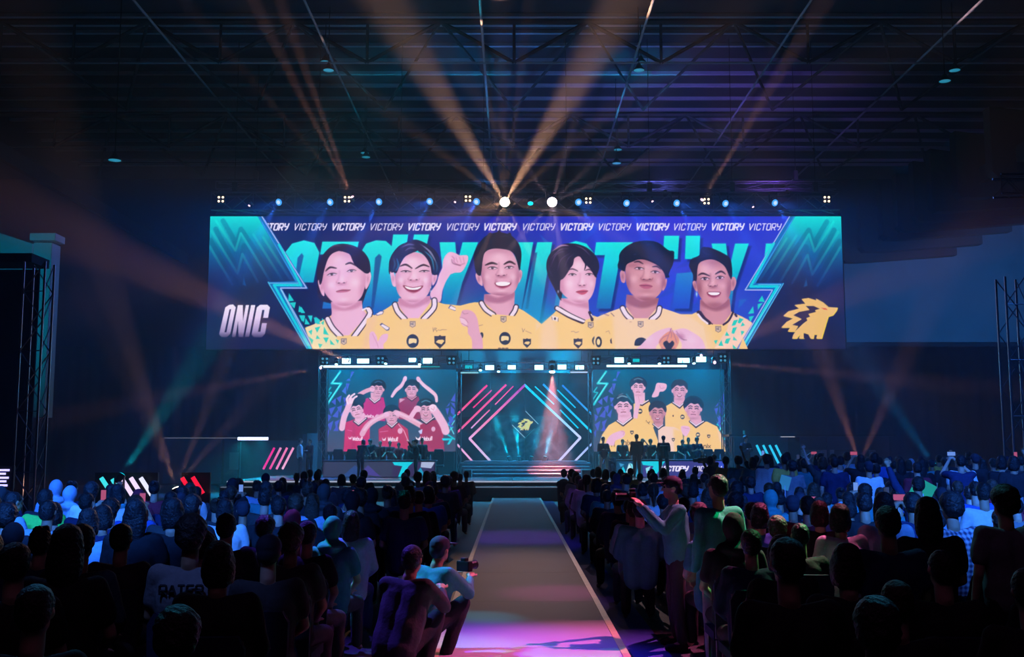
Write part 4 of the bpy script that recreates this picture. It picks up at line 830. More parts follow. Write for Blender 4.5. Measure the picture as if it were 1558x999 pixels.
# ---------------------------------------------------------------- lamps
HEADM = mat('lamp_housing', (.015, .015, .018), .4, spec=.5)
def fixture_mats(col, es, name): return lamp_mat('lens_'+name, col, es)
def moving_head(p, aim, label, lens, ang, power, col, size=1., group=None, hang=True, blend=.35, extra=(), core=False):
    p = Vector(p); aim = Vector(aim); s = size
    root = empty('moving_head', p, label, 'stage lamp', group); u = 1 if hang else -1
    MB().box((0, 0, u*.36*s), (.34*s, .28*s, .12*s)).build('lamp_base', HEADM, root)
    MB().box((-.17*s, 0, u*.15*s), (.05*s, .12*s, .34*s)).box((.17*s, 0, u*.15*s), (.05*s, .12*s, .34*s)).box((0, 0, u*.3*s), (.38*s, .12*s, .05*s)).build('yoke', HEADM, root)
    q = (aim-p).to_track_quat('Z', 'Y').to_matrix().to_4x4()
    MB(q).lathe([(.09*s, -.2*s), (.13*s, -.12*s), (.13*s, .05*s), (.16*s, .14*s), (.165*s, .16*s)], 14).build('lamp_head', HEADM, root, smooth=True)
    MB(q).lathe([(.0, .161*s), (.15*s, .162*s), (.12*s, .185*s), (0, .2*s)], 16).build('lens', lens, root, smooth=True)
    if hang and 48.5 < p.y < 49.45: MB().box((0, .32, .4*s+.03), (.06, .72, .06)).build('clamp', HEADM, root)
    if core: MB(q).lathe([(.0, .19*s), (.09*s, .2*s), (.0, .215*s)], 12).build('lens_core', LB2, root, smooth=True)
    if power:
        d = (aim-p).normalized(); spot(p+d*.24*s, aim, ang, power, col, root, blend)
        for (aim2, ang2, pw2) in extra:
            d2 = (Vector(aim2)-p).normalized(); spot(p+d*.22*s+d2*.02, aim2, ang2, pw2, col, root, blend)
    return root
LB = lamp_mat('lens_blue', (.05, .36, 1.), 1.3); LB2 = lamp_mat('lens_ice', (.5, .66, 1.), 1.3); LC = lamp_mat('lens_cyan', (0, .8, 1.), 1.6); LW = lamp_mat('lens_warm', (1., .8, .6), 14); LP = lamp_mat('lens_pinkish', (1., .55, .7), 3)
WARM = (1, .5, .27)
bx = (427, 505, 579, 656, 727, 878, 951, 1027, 1101, 1176); bz = (306.5, 306.5, 306, 305.5, 305.8, 306.5, 308, 308, 308.5, 307.5)
for i, (x, y) in enumerate(zip(bx, bz)):
    p = at(x, y, 48.9); tx = -2.2 if x < 790 else 2.2
    moving_head(p, p+Vector((tx*.6, -3.8, -1.6)), f'blue-white moving lamp on the lamp truss, {ordinal(i+1)} from the pink-strip end', LB, 30, 3000, (.02, .16, 1), 1.1, 'blue lamps on the long truss', blend=1., extra=[(p+Vector((tx*.9, -1.6, -4.5)), 20, 30000)], core=True)
p = at(807, 306, 48.9); moving_head(p, p+Vector((0, -3, -5)), 'cyan moving lamp between the two warm starlike lamps', LC, 16, 900, (0, .6, .8), .9)
W0 = 75000
def star(p, px, py, ph, n=7, pw=26000, Y=47.5):  # extra narrow beams added to imitate starburst glare round a lamp
    return [(at(px+100*math.cos(ph+k*2*math.pi/n), py+100*math.sin(ph+k*2*math.pi/n), Y), 9, pw) for k in range(n)]
p = at(768, 306, 48.9)
moving_head(p, at(760, 420, 34), 'bright warm lamp above the third player throwing wide beams up to the roof', LW, 8, W0*.06, WARM, 1.5, blend=1., extra=star(p, 768, 306, .2)+[(at(650, 110, 45), 15, W0*1.5), (at(885, 110, 44), 15, W0*1.5), (at(735, 90, 44), 4, W0*.5), (at(795, 90, 44), 4.4, W0*.5), (at(700, 330, 36), 8, W0*.1)])
p = at(840, 306, 48.9)
moving_head(p, at(845, 420, 34), 'bright pinkish-white lamp above the fourth player', lamp_mat('lens_rose', (1, .75, .85), 14), 8, W0*.06, (1, .62, .66), 1.5, blend=1., extra=star(p, 840, 306, .5)+[(at(950, 200, 44), 8, W0*.12)])
p = at(537, 302, 48.9)
moving_head(p, at(405, 40, 43), 'small warm lamp above the first player with beams fanning up', LP, 4, W0*.8, (1, .42, .28), .6, extra=[(at(448, 60, 43), 3.6, W0*.8), (at(330, 60, 43), 3, W0*.4)])
p = at(1067, 306, 48.9)
moving_head(p, at(1200, 90, 42), 'small warm lamp above the sixth player with one beam upward', LP, 4.4, W0*.6, (1, .45, .3), .6, extra=[(at(1180, 60, 42), 2.4, W0*.25)])
for (x, y, lab) in ((380, 311.5, 'tiny pink lamp near the pink-strip end of the lamp truss'), (693, 306, 'tiny pink lamp above the raised fist'), (992, 305, 'tiny pink lamp above the fifth player'), (1145, 313.5, 'tiny pink lamp near the blue-strip end of the lamp truss')):
    p = at(x, y, 48.9); moving_head(p, p+Vector((-.6 if x < 800 else .6, -1, -1.5)), lab, LP, 12, 300, (1, .3, .4), .36)
BLM = lamp_mat('blinder_bulb', (1., .72, .5), 2.2)
def blinder(p, label, s=1., dim=1):
    root = empty('blinder_lamp', p, label, 'stage lamp', 'four-bulb blinders')
    MB().box((0, .05, 0), (.42*s, .1, .42*s)).build('housing', HEADM, root)
    MB().box((0, .35, .24*s), (.04, .6, .04)).box((0, .05, .24*s), (.5*s, .03, .04)).box((-.24*s, .05, .1*s), (.03, .03, .3*s)).box((.24*s, .05, .1*s), (.03, .03, .3*s)).build('bracket', HEADM, root)
    bm_ = MB().lathe([(0, -.03), (.055*s, -.02), (.062*s, .02)], 10, axis='Y').mesh('bulb', BLM if dim else mat('blinder_bulb_dim', (.3, .4, .45), .3, emit=(.1, .45, .6), es=.6))
    for x in (-.1, .1):
        for z in (-.1, .1): link('bulb', bm_, root, (x*s, -.01, z*s))
for x, y, lab, dm in ((336, 303, 'four-bulb warm blinder at the pink-strip end of the lamp truss', 1), (528, 303, 'four-bulb warm blinder above the first player', 1), (712, 302, 'four-bulb warm blinder above the third player', 1), (895, 305, 'four-bulb blinder right of the sixth blue lamp', 1), (1075, 306, 'four-bulb warm blinder above the sixth player', 1), (1258, 303, 'four-bulb warm blinder at the blue-strip end of the lamp truss', 1),
                      (494, 548.6, 'dim four-bulb blinder at the outer end of the red-side flood truss', 0), (579, 548, 'dim four-bulb blinder amid the red-side flood truss', 0), (687, 548.6, 'dim four-bulb blinder at the inner end of the red-side flood truss', 0),
                      (906.6, 548.8, 'dim four-bulb blinder at the inner end of the yellow-side flood truss', 0), (1013.7, 547.6, 'dim four-bulb blinder amid the yellow-side flood truss', 0), (1100, 545, 'dim four-bulb blinder at the outer end of the yellow-side flood truss', 0)):
    blinder(at(x, y, 49.0), lab, .95, dm)
FLM = lamp_mat('flood_white_cyan', (.55, 1., 1.1), 3.0); FLT = lamp_mat('flood_teal', (0, .55, .6), 1.0)
def flood(x, y, w, h, label, m, power):
    Y = 49.3; p = at(x, y, Y); W, H = w*Y/F, h*Y/F
    root = empty('flood_light', p, label, 'stage lamp', 'cyan floodlights under the wide screen')
    MB().box((0, .1, 0), (W+.06, .2, H+.06)).build('housing', HEADM, root, bevel=.02); MB().box((0, -.012, 0), (W, .025, H)).build('lens', m, root, bevel=.01)
    MB().box((-W/2-.05, .1, .1), (.025, .06, .4)).box((W/2+.05, .1, .1), (.025, .06, .4)).box((0, .1, .3), (W+.12, .06, .03)).build('bracket', HEADM, root)
    if power:
        spot(p+Vector((0, -.1, 0)), p+Vector((0, -.75, -2)), 105, power*.8, (0, .48, 1), root, .9)
        pl_ = bpy.data.lights.new('spill', 'POINT'); pl_.energy = 110; pl_.color = (0, .5, 1); pl_.shadow_soft_size = .12; po_ = bpy.data.objects.new('spill', pl_); C.objects.link(po_); po_.parent = root; po_.location = (0, -.25, 0)
PF = 2300
nm = 0
for x, y, w, h, m, pw_ in ((527, 549, 13, 8, FLM, PF), (552.6, 549, 18, 7, FLM, PF), (627.5, 547.5, 11, 6, FLM, PF), (650.6, 548.6, 14, 8, FLM, PF), (713, 558, 11, 5, FLT, 0), (745, 559, 13, 7, FLM, PF), (778.6, 558.5, 12, 6, FLM, PF), (820, 558.7, 13, 7, FLM, PF), (855, 558.2, 13, 7, FLM, PF), (882, 558.7, 13, 6, FLM, PF),
                  (942, 547.6, 14, 8, FLM, PF), (968, 548, 10, 5, FLT, 0), (1040, 548, 18, 7, FLM, PF), (1066.6, 546.5, 15, 8, FLM, PF)):
    nm += 1; flood(x, y, w, h, f'{"dim teal" if m is FLT else "glaring cyan"} floodlight under the wide screen, {ordinal(nm)} from the pink-strip end', m, pw_)
for i, (x, y) in enumerate(((512, 552), (587, 551), (638.5, 552), (758.5, 563), (731, 561), (957, 551), (1003, 551), (1055.6, 550.6))):
    p = at(x, y, 48.9); moving_head(p, p+Vector((0, -2, -3)), f'small round cyan-white lamp under the wide screen, {ordinal(i+1)} from the pink-strip end', FLM, 30, 150, (0, .6, .9), .5, 'round lamps under the wide screen')
p = at(840, 561, 48.9); moving_head(p, at(842, 708, 47.6), 'warm pink starlike lamp over the blue half of the portal', lamp_mat('lens_rose', (1, .75, .85), 14), 30, 80000, (1, .3, .3), .9, blend=.9, extra=star(p, 840, 561, .3, 5, 8000, 47.8))
def ledbar(x0, x1, y, label, h=2.6, col=(.6, 1., 1.15), es=2.2, Y=48.9, power=500, aimv=(0, -.5, -2)):
    a = at(x0, y, Y); b = at(x1, y, Y); c = (a+b)/2; L = (b-a).length; H = h*Y/F
    root = empty('led_bar', c, label, 'light bar'); MB().box((0, .06, 0), (L+.04, .12, H+.06)).build('housing', HEADM, root)
    MB().box((0, -.012, 0), (L, .03, H)).build('tube', lamp_mat('bar_%d_%d' % (x0, y), col, es), root)
    for s_ in (-.45, 0, .45): MB().box((s_*L, .08, .14), (.03, .05, .26)).build('clamp', HEADM, root)
    if power:
        for s_ in (-.3, .3): spot(c+Vector((s_*L, -.08, 0)), c+Vector((s_*L, -.08, 0))+Vector(aimv), 120, power, (0, .75, 1), root, 1.)
ledbar(488, 640, 557.4, 'long glowing cyan-white bar over the red-jersey screen', 3.2, power=380)
ledbar(641, 669, 557.6, 'dim teal bar continuing the long bar over the red-jersey screen', 2, (0, .5, .6), .6, power=0)
ledbar(923, 1045, 556.5, 'long glowing cyan-white bar over the lower yellow-jersey screen', 3.2, power=380)
ledbar(701, 728, 566.7, 'short pale bar over the pink half of the portal', 2.2, (.3, .75, .9), .9, power=0)
ledbar(867.5, 894, 566, 'short pale bar over the blue half of the portal', 2.2, (.5, .7, 1.), 1., power=0)
ledbar(362, 408, 667, 'bright cyan-white bar over the side room on the pink-strip side', 4.2, (.8, .9, 1.3), 3.5, 47.5, 700, (0, -.8, -2))
# beams that cross the hall sideways
p = at(529, 549, 48.6); moving_head(p, at(235, 415, 33), 'lamp at the red-side flood truss with a warm beam to the upper corner', LP, 5.5, 52000, (1, .38, .2), .45, blend=.9)
p = at(489, 559, 48.6); moving_head(p, at(120, 628, 34), 'lamp at the outer end of the long cyan bar with a warm flat beam', LP, 3.4, 17000, (1, .42, .3), .45, blend=.8)
p = at(1086, 551, 48.6); moving_head(p, at(1460, 586, 34), 'lamp at the outer end of the yellow-side flood truss with a warm flat beam', LP, 3.0, 24000, (1, .42, .3), .5, blend=.8)
p = at(1066, 541, 48.6); moving_head(p, at(1330, 430, 34), 'lamp over the yellow-side screen with a faint warm beam rising outward', LP, 6, 24000, (1, .38, .22), .45, blend=.9)
# lamps standing on the floor
p = at(271, 750, 27); moving_head(p, at(215, 580, 27.5), 'dazzling warm floor lamp in the crowd beside the red floor bars', LW, 10, 20000, (1, .5, .32), .8, hang=False, blend=.8, extra=[(at(330, 580, 27.5), 9, 11000), (at(270, 560, 27.5), 5, 2500)]+star(p, 271, 750, .1, 6, 4000, 26.3))
p = at(1310, 712, 36); moving_head(p, at(1265, 580, 36.5), 'warm floor lamp behind the crowd under the side booth', lamp_mat('lens_amber', (1, .5, .2), 3), 13, 20000, (1, .42, .25), .7, hang=False, blend=.9, extra=[(at(1362, 580, 36.5), 13, 13000)])
p = at(182, 727, 29); moving_head(p, at(216, 676, 29.5), 'floor lamp with a short cyan beam behind the white slanted bars', LC, 13, 22000, (0, .75, .9), .7, hang=False)
p = at(1424, 712, 32); moving_head(p, at(1385, 655, 32.5), 'floor lamp with a short blue-cyan beam beside the raised arm', LC, 13, 15000, (0, .35, .9), .7, hang=False)
for i, (x, x2) in enumerate(((775, 754), (790, 784), (808, 824), (829, 842))):
    p = at(x, 698, 50.6); moving_head(p, at(x2, 640, 50.9), f'cyan floor lamp under the smoke plumes, {ordinal(i+1)} from the pink half', LC, 17, 9000, (0, .6, .9), .7, 'portal floor lamps', hang=False, blend=.8)
sm = bpy.data.materials.new('wispy_smoke'); sm.use_nodes = True; nt = sm.node_tree; nt.nodes.clear()
o_ = nt.nodes.new('ShaderNodeOutputMaterial'); v_ = nt.nodes.new('ShaderNodeVolumeScatter'); n_ = nt.nodes.new('ShaderNodeTexNoise'); n_.inputs['Scale'].default_value = 1.3; n_.inputs['Detail'].default_value = 5; n_.inputs['Distortion'].default_value = 1.6
tc = nt.nodes.new('ShaderNodeTexCoord'); r_ = nt.nodes.new('ShaderNodeMapRange'); r_.inputs[1].default_value = .5; r_.inputs[2].default_value = .68; r_.inputs[3].default_value = .0; r_.inputs[4].default_value = .55
nt.links.new(tc.outputs['Object'], n_.inputs['Vector']); nt.links.new(n_.outputs['Fac'], r_.inputs[0]); nt.links.new(v_.outputs[0], o_.inputs['Volume'])
a = at(722, 702, 50.8); b = at(876, 622, 50.8)
sx = nt.nodes.new('ShaderNodeSeparateXYZ'); nt.links.new(tc.outputs['Object'], sx.inputs[0]); last = r_.outputs[0]
for ax, e0, e1 in (('Z', b.z, b.z-1.5), ('X', a.x, a.x+.8), ('X', b.x, b.x-.8)):
    mr = nt.nodes.new('ShaderNodeMapRange'); mr.inputs[1].default_value = e0; mr.inputs[2].default_value = e1; nt.links.new(sx.outputs[ax], mr.inputs[0])
    mm = nt.nodes.new('ShaderNodeMath'); mm.operation = 'MULTIPLY'; nt.links.new(last, mm.inputs[0]); nt.links.new(mr.outputs[0], mm.inputs[1]); last = mm.outputs[0]
nt.links.new(last, v_.inputs['Density'])
MBs = MB().box(((a.x+b.x)/2, 50.8, (a.z+b.z)/2), (b.x-a.x, 1.1, b.z-a.z)).build('portal_smoke', sm); tag(MBs, 'wispy smoke drifting up in front of the portal wall', 'smoke', kind='stuff')
for wi_, (p_, aim, ang, pw_, col) in enumerate(WASH):
    k = 'on the blue-strip side' if p_[0] > 0 else 'on the pink-strip side'
    moving_head(p_, aim, f'unseen blue lamp over the audience {k}, {ordinal(wi_+1)} of them', LB, ang, pw_, col, 1.3, 'audience wash lamps', blend=.7)
for i, (p_, aim, ang, pw_, col) in enumerate(ROOFWASH):
    moving_head(p_, aim, ('purple-blue wash lamp lighting the middle of the roof', 'blue wash lamp lighting the roof over the third player', 'purple wash lamp lighting the roof edge', 'blue wash lamp lighting the upper wall', 'teal wash lamp lighting the pillar')[i], LB, ang, pw_, col, .6, 'architectural wash lamps', hang=False, blend=1.)
hl = empty('added_fill_light', (0, 1.5, 9.5), 'large dim violet house light high above the camera', 'lamp'); MB().box((0, 0, .1), (6, 6, .12)).build('panel', BLACK, hl)
al = bpy.data.lights.new('fill_glow', 'AREA'); al.energy = 20; al.color = (1, .3, .9); al.size = 6; ao = bpy.data.objects.new('fill_glow', al); C.objects.link(ao); ao.parent = hl  # unseen violet fill, added to lift the dark near crowd
# coloured spots on the walkway and on the crew beside it
FS = [((-5.5, 13.5, 9.2), (-.5, 9.9, .1), 22, 9500, (.13, .06, 1)), ((6.0, 13.5, 9.2), (.85, 9.7, .1), 24, 11000, (1, .16, .42)), ((2.0, 18.5, 11.4), (.6, 14, .1), 9, 1300, (1, .12, .5)), ((-6.5, 18.5, 11.4), (-.3, 12.0, .1), 4, 2500, (0, .8, 1)), ((7.5, 13.5, 9.2), (1.75, 9.3, 1.0), 14, 9000, (0, 1, .3)), ((-6.5, 13.5, 9.2), (-1.05, 10.2, .8), 12, 4500, (0, 1, .7)), ((0, 18.5, 11.4), (.2, 22.5, .1), 22, 1500, (.35, .08, 1))]
for i, (p_, aim, ang, pw_, col) in enumerate(FS):
    moving_head(p_, aim, ('purple-blue spotlight', 'pink spotlight', 'magenta narrow spotlight', 'cyan narrow spotlight', 'green spotlight', 'teal spotlight', 'violet spotlight')[i]+' hanging over the walkway', LB, ang, pw_, col, .7, 'walkway spotlights', blend=1.)
for x0, x1, Y, z in ((-16, 16, 11.5, 11.25), (-16, 16, 13.5, 9.7), (-16, 16, 18.5, 12.1), (-10, 10, 4, 7.35)):
    truss('audience_truss', f'truss carrying lamps over the {dict([(11.5, "nearest"), (13.5, "near"), (18.5, "middle"), (4, "very nearest")])[Y]} audience rows', (x0, Y, z), (x1, Y, z), .4, 2.4, [(-10, 22), (10, 22)], 'trusses over the audience')
# ---------------------------------------------------------------- stage
STG = mat('stage_deck', (.10, .10, .125), .22, nz=.3, nscale=2, spec=.5); ZS = .7
st = empty('stage', (0, 41, 0), 'wide dark glossy stage with pale edge lines in front of the screens', 'stage')
for k in range(12):
    MB().box((-10.1+1.84*k, 7.4, ZS-.05), (1.82, 14.8, .1)).build('deck_panel', STG, st)
MB().box((0, .15, (ZS-.1)/2), (22.1, .1, ZS-.1)).build('front_fascia', BLACK, st)
MB().box((0, -.4, .26), (22.1, .9, .52)).build('lower_tier', STG, st)
LINE = lamp_mat('edge_light', (.5, .55, .75), .75)
MB().box((0, -.02, ZS-.02), (22, .04, .05)).build('edge_strip', LINE, st); MB().box((0, -.87, .5), (22, .04, .035)).build('edge_strip', lamp_mat('edge_light_dim', (.3, .4, .6), .35), st)
REDST = mat('step_tread', (.24, .10, .12), .4, nz=.4, nscale=3, spec=.5)  # red light on the steps is put into the tread colour
sx0, sx1 = at(700, 710, 49).x, at(899, 710, 49).x
ss = empty('portal_steps', ((sx0+sx1)/2, 46.6, ZS), 'broad low red-lit steps leading up to the neon portal', 'steps')
for k in range(4):
    y0 = k*.75; MB().box((0, (y0+5.6)/2, .145*k+.07), (sx1-sx0-.5*(3-k)*.4, 5.6-y0, .14)).build('step', REDST, ss, bevel=.01)
MB().box((0, 3.9, .62), (sx1-sx0-.3, 3.0, .06)).build('landing', REDST, ss)
for x_, w_, lab in ((892, 15, 'grey monitor box at the blue-strip end of the steps'), (712, 12, 'grey monitor box at the pink-strip end of the steps')):
    p = at(x_, 724, 46.1); o = empty('monitor_box', (p.x, 46.1, ZS), lab, 'speaker'); w = w_*46.1/F
    MB().box((0, 0, .17), (w, .4, .34)).build('cabinet', mat('grey_box', (.2, .2, .22), .6), o, bevel=.02); MB().box((0, -.21, .17), (w-.08, .02, .26)).build('grille', BLACK, o)
# team desks
def desk(x0, x1, art, label, Y=46.2, zt=1.47):
    a = at(x0, 700, Y).x; b = at(x1, 700, Y).x; root = empty('team_desk', ((a+b)/2, Y, ZS), label, 'desk'); w = b-a
    MB().box((0, .4, zt-ZS-.03), (w+.1, .95, .05)).build('desk_top', mat('desk_top', (.1, .1, .13), .4), root, bevel=.01)
    for s_ in (-1, 1): MB().box((s_*(w/2-.03), .4, (zt-ZS-.06)/2), (.05, .8, zt-ZS-.06)).build('side_panel', BLACK, root)
    MB().box((0, .06, (zt-ZS-.06)/2), (w, .08, zt-ZS-.06)).build('front_board', BLACK, root)
    display('front_display', art, (-w/2, .02), (w/2, zt-ZS-.08), LED, root, .0)
    return root
cr = Canvas(937, 697, 1107, 726, 3.2); cr.a[:] = np.array([58, 56, 132])/255.
cr.poly("937,697 978,697 978,726 937,726", (16, 70, 110), .3)
for q, c in (("940,726 948,706 955,726", (20,200,225)), ("950,726 957,700 966,722", (190,235,245)), ("958,700 966,704 962,712", (120,220,240)), ("966,726 970,710 976,726", (40,160,200)), ("942,700 950,703 944,708", (60,150,200)), ("976,697 1012,697 996,726 986,726 994,706 978,704", (20,205,225)), ("982,710 990,706 984,722", (150,225,240)), ("1085,697 1107,697 1107,726 1098,726", (50,70,190))): cr.poly(q, c, .5)
cr.text('VICTORY', 1005, 706.5, 8.5, 4.6, 2.3, (240,230,255), .2, .4); cr.text('VICTORY', 1055.5, 706.5, 8.5, 4.6, 1.6, (240,230,255), .2, .4)
cl_ = Canvas(492, 698, 662, 726, 3.2); cl_.a[:] = np.array([52, 40, 84])/255.
for q, c in (("492,698 597,698 597,726 492,726", (50,56,84)), ("597,698 629,698 622,706 612,726 606,726 612,706 600,704", (20,205,225)), ("641,698 662,698 656,710 640,708", (170,180,215)), ("630,726 640,708 648,726", (30,150,190)), ("520,726 540,704 560,726", (44,70,130)), ("560,704 580,726 548,720", (70,60,140))): cl_.poly(q, c, .5)
dl_ = desk(492, 662, cl_, 'long team desk with an LED front before the red-jersey screen', zt=1.44)
dr_ = desk(937, 1107, cr, 'long team desk with VICTORY lettering on its LED front')
# things on the desks: bottles, monitors, game chairs
BOT = mat('bottle_plastic', (.5, .6, .7), .25, spec=.6); CUPM = mat('white_card', (.7, .7, .75), .6)
rb = random.Random(8)
def bottle(p, lab, grp):
    r = empty('bottle', p, lab, 'bottle', grp); MB().lathe([(.03, 0), (.035, .02), (.035, .15), (.014, .19), (.014, .21)], 8).build('bottle_body', BOT, r, smooth=True); MB().lathe([(.017, .205), (.017, .235)], 8).build('cap', CUPM, r)
for bi, px in enumerate((500, 506, 524, 545, 588, 612, 640, 655)): bottle(at(px, 699, 46.45)*1.0+Vector((0, 0, 1.44-at(px, 699, 46.45).z)), f'small clear water bottle on the red side desk, {ordinal(bi+1)} from its outer end', 'bottles on the red side desk')
for bi, px in enumerate((962, 999, 1026, 1043, 1073, 1084, 1096)): bottle(at(px, 697, 46.45)+Vector((0, 0, 1.47-at(px, 697, 46.45).z)), f'small clear water bottle on the VICTORY desk, {ordinal(bi+1)} from the portal', 'bottles on the yellow side desk')
GC = mat('chair_leather', (.03, .03, .035), .5)
def game_chair(px, Y, lab, rz=0):
    r = empty('gaming_chair', (at(px, 700, Y).x, Y, ZS), lab, 'chair', 'gaming chairs behind the desks', rz)
    MB().prism([(-.22, .48), (.22, .48), (.27, .9), (.2, 1.22), (-.2, 1.22), (-.27, .9)], .2, .3).build('backrest', GC, r, bevel=.03); MB().box((0, 0, .46), (.5, .5, .1)).build('seat', GC, r, bevel=.03)
    MB().tube((0, 0, .1), (0, 0, .42), .03).build('post', BLACK, r); m = MB()
    for k in range(5): m.tube((0, 0, .1), (.3*math.cos(k*1.257), .3*math.sin(k*1.257), .05), .02, 5)
    m.build('base', BLACK, r)
for i, px in enumerate((513, 534, 611, 667)): game_chair(px, 48.0, f'black high-backed gaming chair behind the red side desk, {ordinal(i+1)} from its outer end')
for i, px in enumerate((1005, 1079, 1096)): game_chair(px, 48.0, f'black high-backed gaming chair behind the VICTORY desk, {ordinal(i+1)} from its inner end')
# side rooms
BW = mat('booth_wall', (.05, .08, .13), .8, nz=.2, nscale=2); BW2 = mat('booth_wall_brown', (.13, .08, .08), .8, nz=.2, nscale=2)
def wallpiece(root, x0, x1, y0, y1, Y, m, name, th=.1):
    a = at(x0, y1, Y)-root.location; b = at(x1, y0, Y)-root.location
    return MB().box(((a.x+b.x)/2, a.y, (a.z+b.z)/2), (b.x-a.x, th, b.z-a.z)).build(name, m, root)
br_ = empty('side_booth', at(1228, 735, 50.5), 'low side room with a poster, roof strip lights and blue slanted bars', 'booth')
wallpiece(br_, 1118, 1198, 664, 735, 50.5, BW, 'wall_panel'); wallpiece(br_, 1198, 1219, 672, 735, 50.8, BLACK, 'doorway'); wallpiece(br_, 1219, 1259, 664, 735, 50.6, BW, 'wall_panel'); wallpiece(br_, 1260, 1300, 664, 735, 50.5, BW, 'wall_panel'); wallpiece(br_, 1300, 1352, 664, 735, 50.5, BW2, 'wall_panel')
wallpiece(br_, 1264, 1269, 684, 716, 50.3, mat('white_panel', (.45, .4, .45), .7), 'white_strip', .05); wallpiece(br_, 1271, 1300, 684, 735, 50.3, BLACK, 'doorway', .05)
wallpiece(br_, 1322, 1332, 684, 691, 50.3, mat('small_notice', (.35, .25, .27), .7), 'notice', .04); wallpiece(br_, 1318, 1324, 694, 700, 50.3, MATS['small_notice'], 'notice', .04)
MB().box((0, -.5, at(1228, 664, 50.5).z-br_.location.z+.05), (7.8, 1.4, .1)).build('roof', BLACK, br_)
RSM = lamp_mat('roof_strip', (.62, .6, .75), .8); RSC = lamp_mat('roof_strip_cyan', (.2, .5, .6), .7)
for x0, x1, y, m in ((1188, 1209, 663.6, RSM), (1210.5, 1231, 662.6, RSM), (1233, 1256, 662, RSC), (1258.5, 1290, 661.6, RSM), (1292, 1340, 661.6, lamp_mat('roof_strip_dim', (.25, .25, .32), .6))):
    wallpiece(br_, x0, x1, y-1.1, y+1.1, 49.6, m, 'strip_light', .06)
MB().box((at(1132, 660, 49.6).x-br_.location.x, -.9, at(1132, 662, 49.6).z-br_.location.z), (.07, .07, .45)).build('post', lamp_mat('post_cyan', (0, .25, .4), .6), br_)
po = empty('poster', at(1239, 712, 50.3), 'pale pinkish poster board behind two people at the side room', 'poster')
PM = mat('poster_paper', (.42, .3, .4), .7); a = at(1220, 712, 50.3); b = at(1258, 684, 50.3)
MB().box((0, 0, (b.z-a.z)/2), (b.x-a.x, .05, b.z-a.z)).build('board', PM, po)
PT = mat('poster_print', (.3, .1, .2), .7)
for k, (u, v, w) in enumerate(((-.35, .55, .4), (.1, .55, .35), (-.3, .4, .25), (.15, .4, .4), (-.1, .68, .6), (-.2, .28, .3))): MB().box((u*.6, -.03, v*(b.z-a.z)*1.2), (w*.6, .01, .03)).build('print', PT, po)
bl_ = empty('side_booth', at(370, 735, 50.5), 'low dark side room with pink slanted bars beside the red-jersey screen', 'booth')
wallpiece(bl_, 248, 338, 668, 735, 50.8, BW, 'wall_panel'); wallpiece(bl_, 340, 362, 668, 735, 50.6, BW, 'wall_panel'); wallpiece(bl_, 366, 490, 670, 735, 50.8, BW, 'wall_panel'); wallpiece(bl_, 349, 363, 688, 714, 50.3, mat('pale_cabinet', (.2, .25, .3), .7), 'cabinet', .1)
wallpiece(bl_, 364, 367, 672, 735, 50.3, mat('door_frame', (.1, .3, .35), .7), 'door_frame', .1); wallpiece(bl_, 466, 483, 659, 735, 50.3, mat('grey_flat', (.1, .13, .2), .8), 'grey_flat', .1); wallpiece(bl_, 459, 466, 660, 735, 50.4, BW, 'grey_flat', .1)
wallpiece(bl_, 250, 362, 665.4, 666.6, 49.6, lamp_mat('roof_line', (.15, .17, .22), .7), 'strip_light', .05); wallpiece(bl_, 409, 458, 667, 669.5, 49.6, BLACK, 'roof')
def strip_at(pts, w, cols, label, group, Y):
    global at
    keep = at; f = lambda x, y, _Y: keep(x, y, Y)
    globals()['at'] = f
    try: strip(pts, w, cols, label, group)
    finally: globals()['at'] = keep
PK2 = (.9, .01, .3)
for i, (x0, x1) in enumerate(((417.6, 401), (427.4, 411), (437, 421), (446.5, 430))): strip_at([(x0, 681), (x1, 713)], 2.8, [(PK2, (.9, .3, .6), (1., .2, .5), (1., .3, .6))[i], (PK2, PK2, (1., .25, .6), (1, .5, .8))[i]], f'pink slanted light bar on the side room, {ordinal(i+1)} from its outer end', 'pink slanted bars', 50.2)
for i, (x0, x1) in enumerate(((1151, 1169), (1161, 1178.7), (1170.6, 1189), (1180, 1198.5))): strip_at([(x0, 677), (x1, 714)], 3.0, [(.02, .65, 1.0), (.05, .6, 1.05)], f'cyan slanted light bar on the side room, {ordinal(i+1)} from the stage', 'cyan slanted bars', 50.2)
# slanted light gate standing in the crowd
gt = empty('light_gate', (at(190, 760, 29.5).x, 29.5, 0), 'low black board in the crowd carrying white-cyan slanted bars', 'sign board'); MB().box((0, .1, .65), (1.75, .1, 1.3)).build('board', BLACK, gt)
for s_ in (-.8, .8): MB().box((s_, .2, .03), (.06, .5, .06)).build('foot', BLACK, gt)
for i, (x0, y0, x1, y1) in enumerate(((155, 727, 170, 750), (172, 729, 188, 756), (185.5, 727, 203, 755), (200, 727, 217, 754), (215, 727, 231, 752))): strip_at([(x0, y0), (x1, y1)], 3.2, [((.05, .8, .9), (.05, .8, .9), (1., .8, 1.2), (1., .8, 1.2), (.9, .9, 1.2))[i]]*2, f'white-cyan slanted bar on the board in the crowd, {ordinal(i+1)} from the photo edge', 'slanted bars in the crowd', 29.35)
gt = empty('light_gate', (at(296, 760, 29.5).x, 29.5, 0), 'low black board in the crowd carrying red slanted bars', 'sign board'); MB().box((0, .1, .65), (.8, .1, 1.3)).build('board', BLACK, gt)
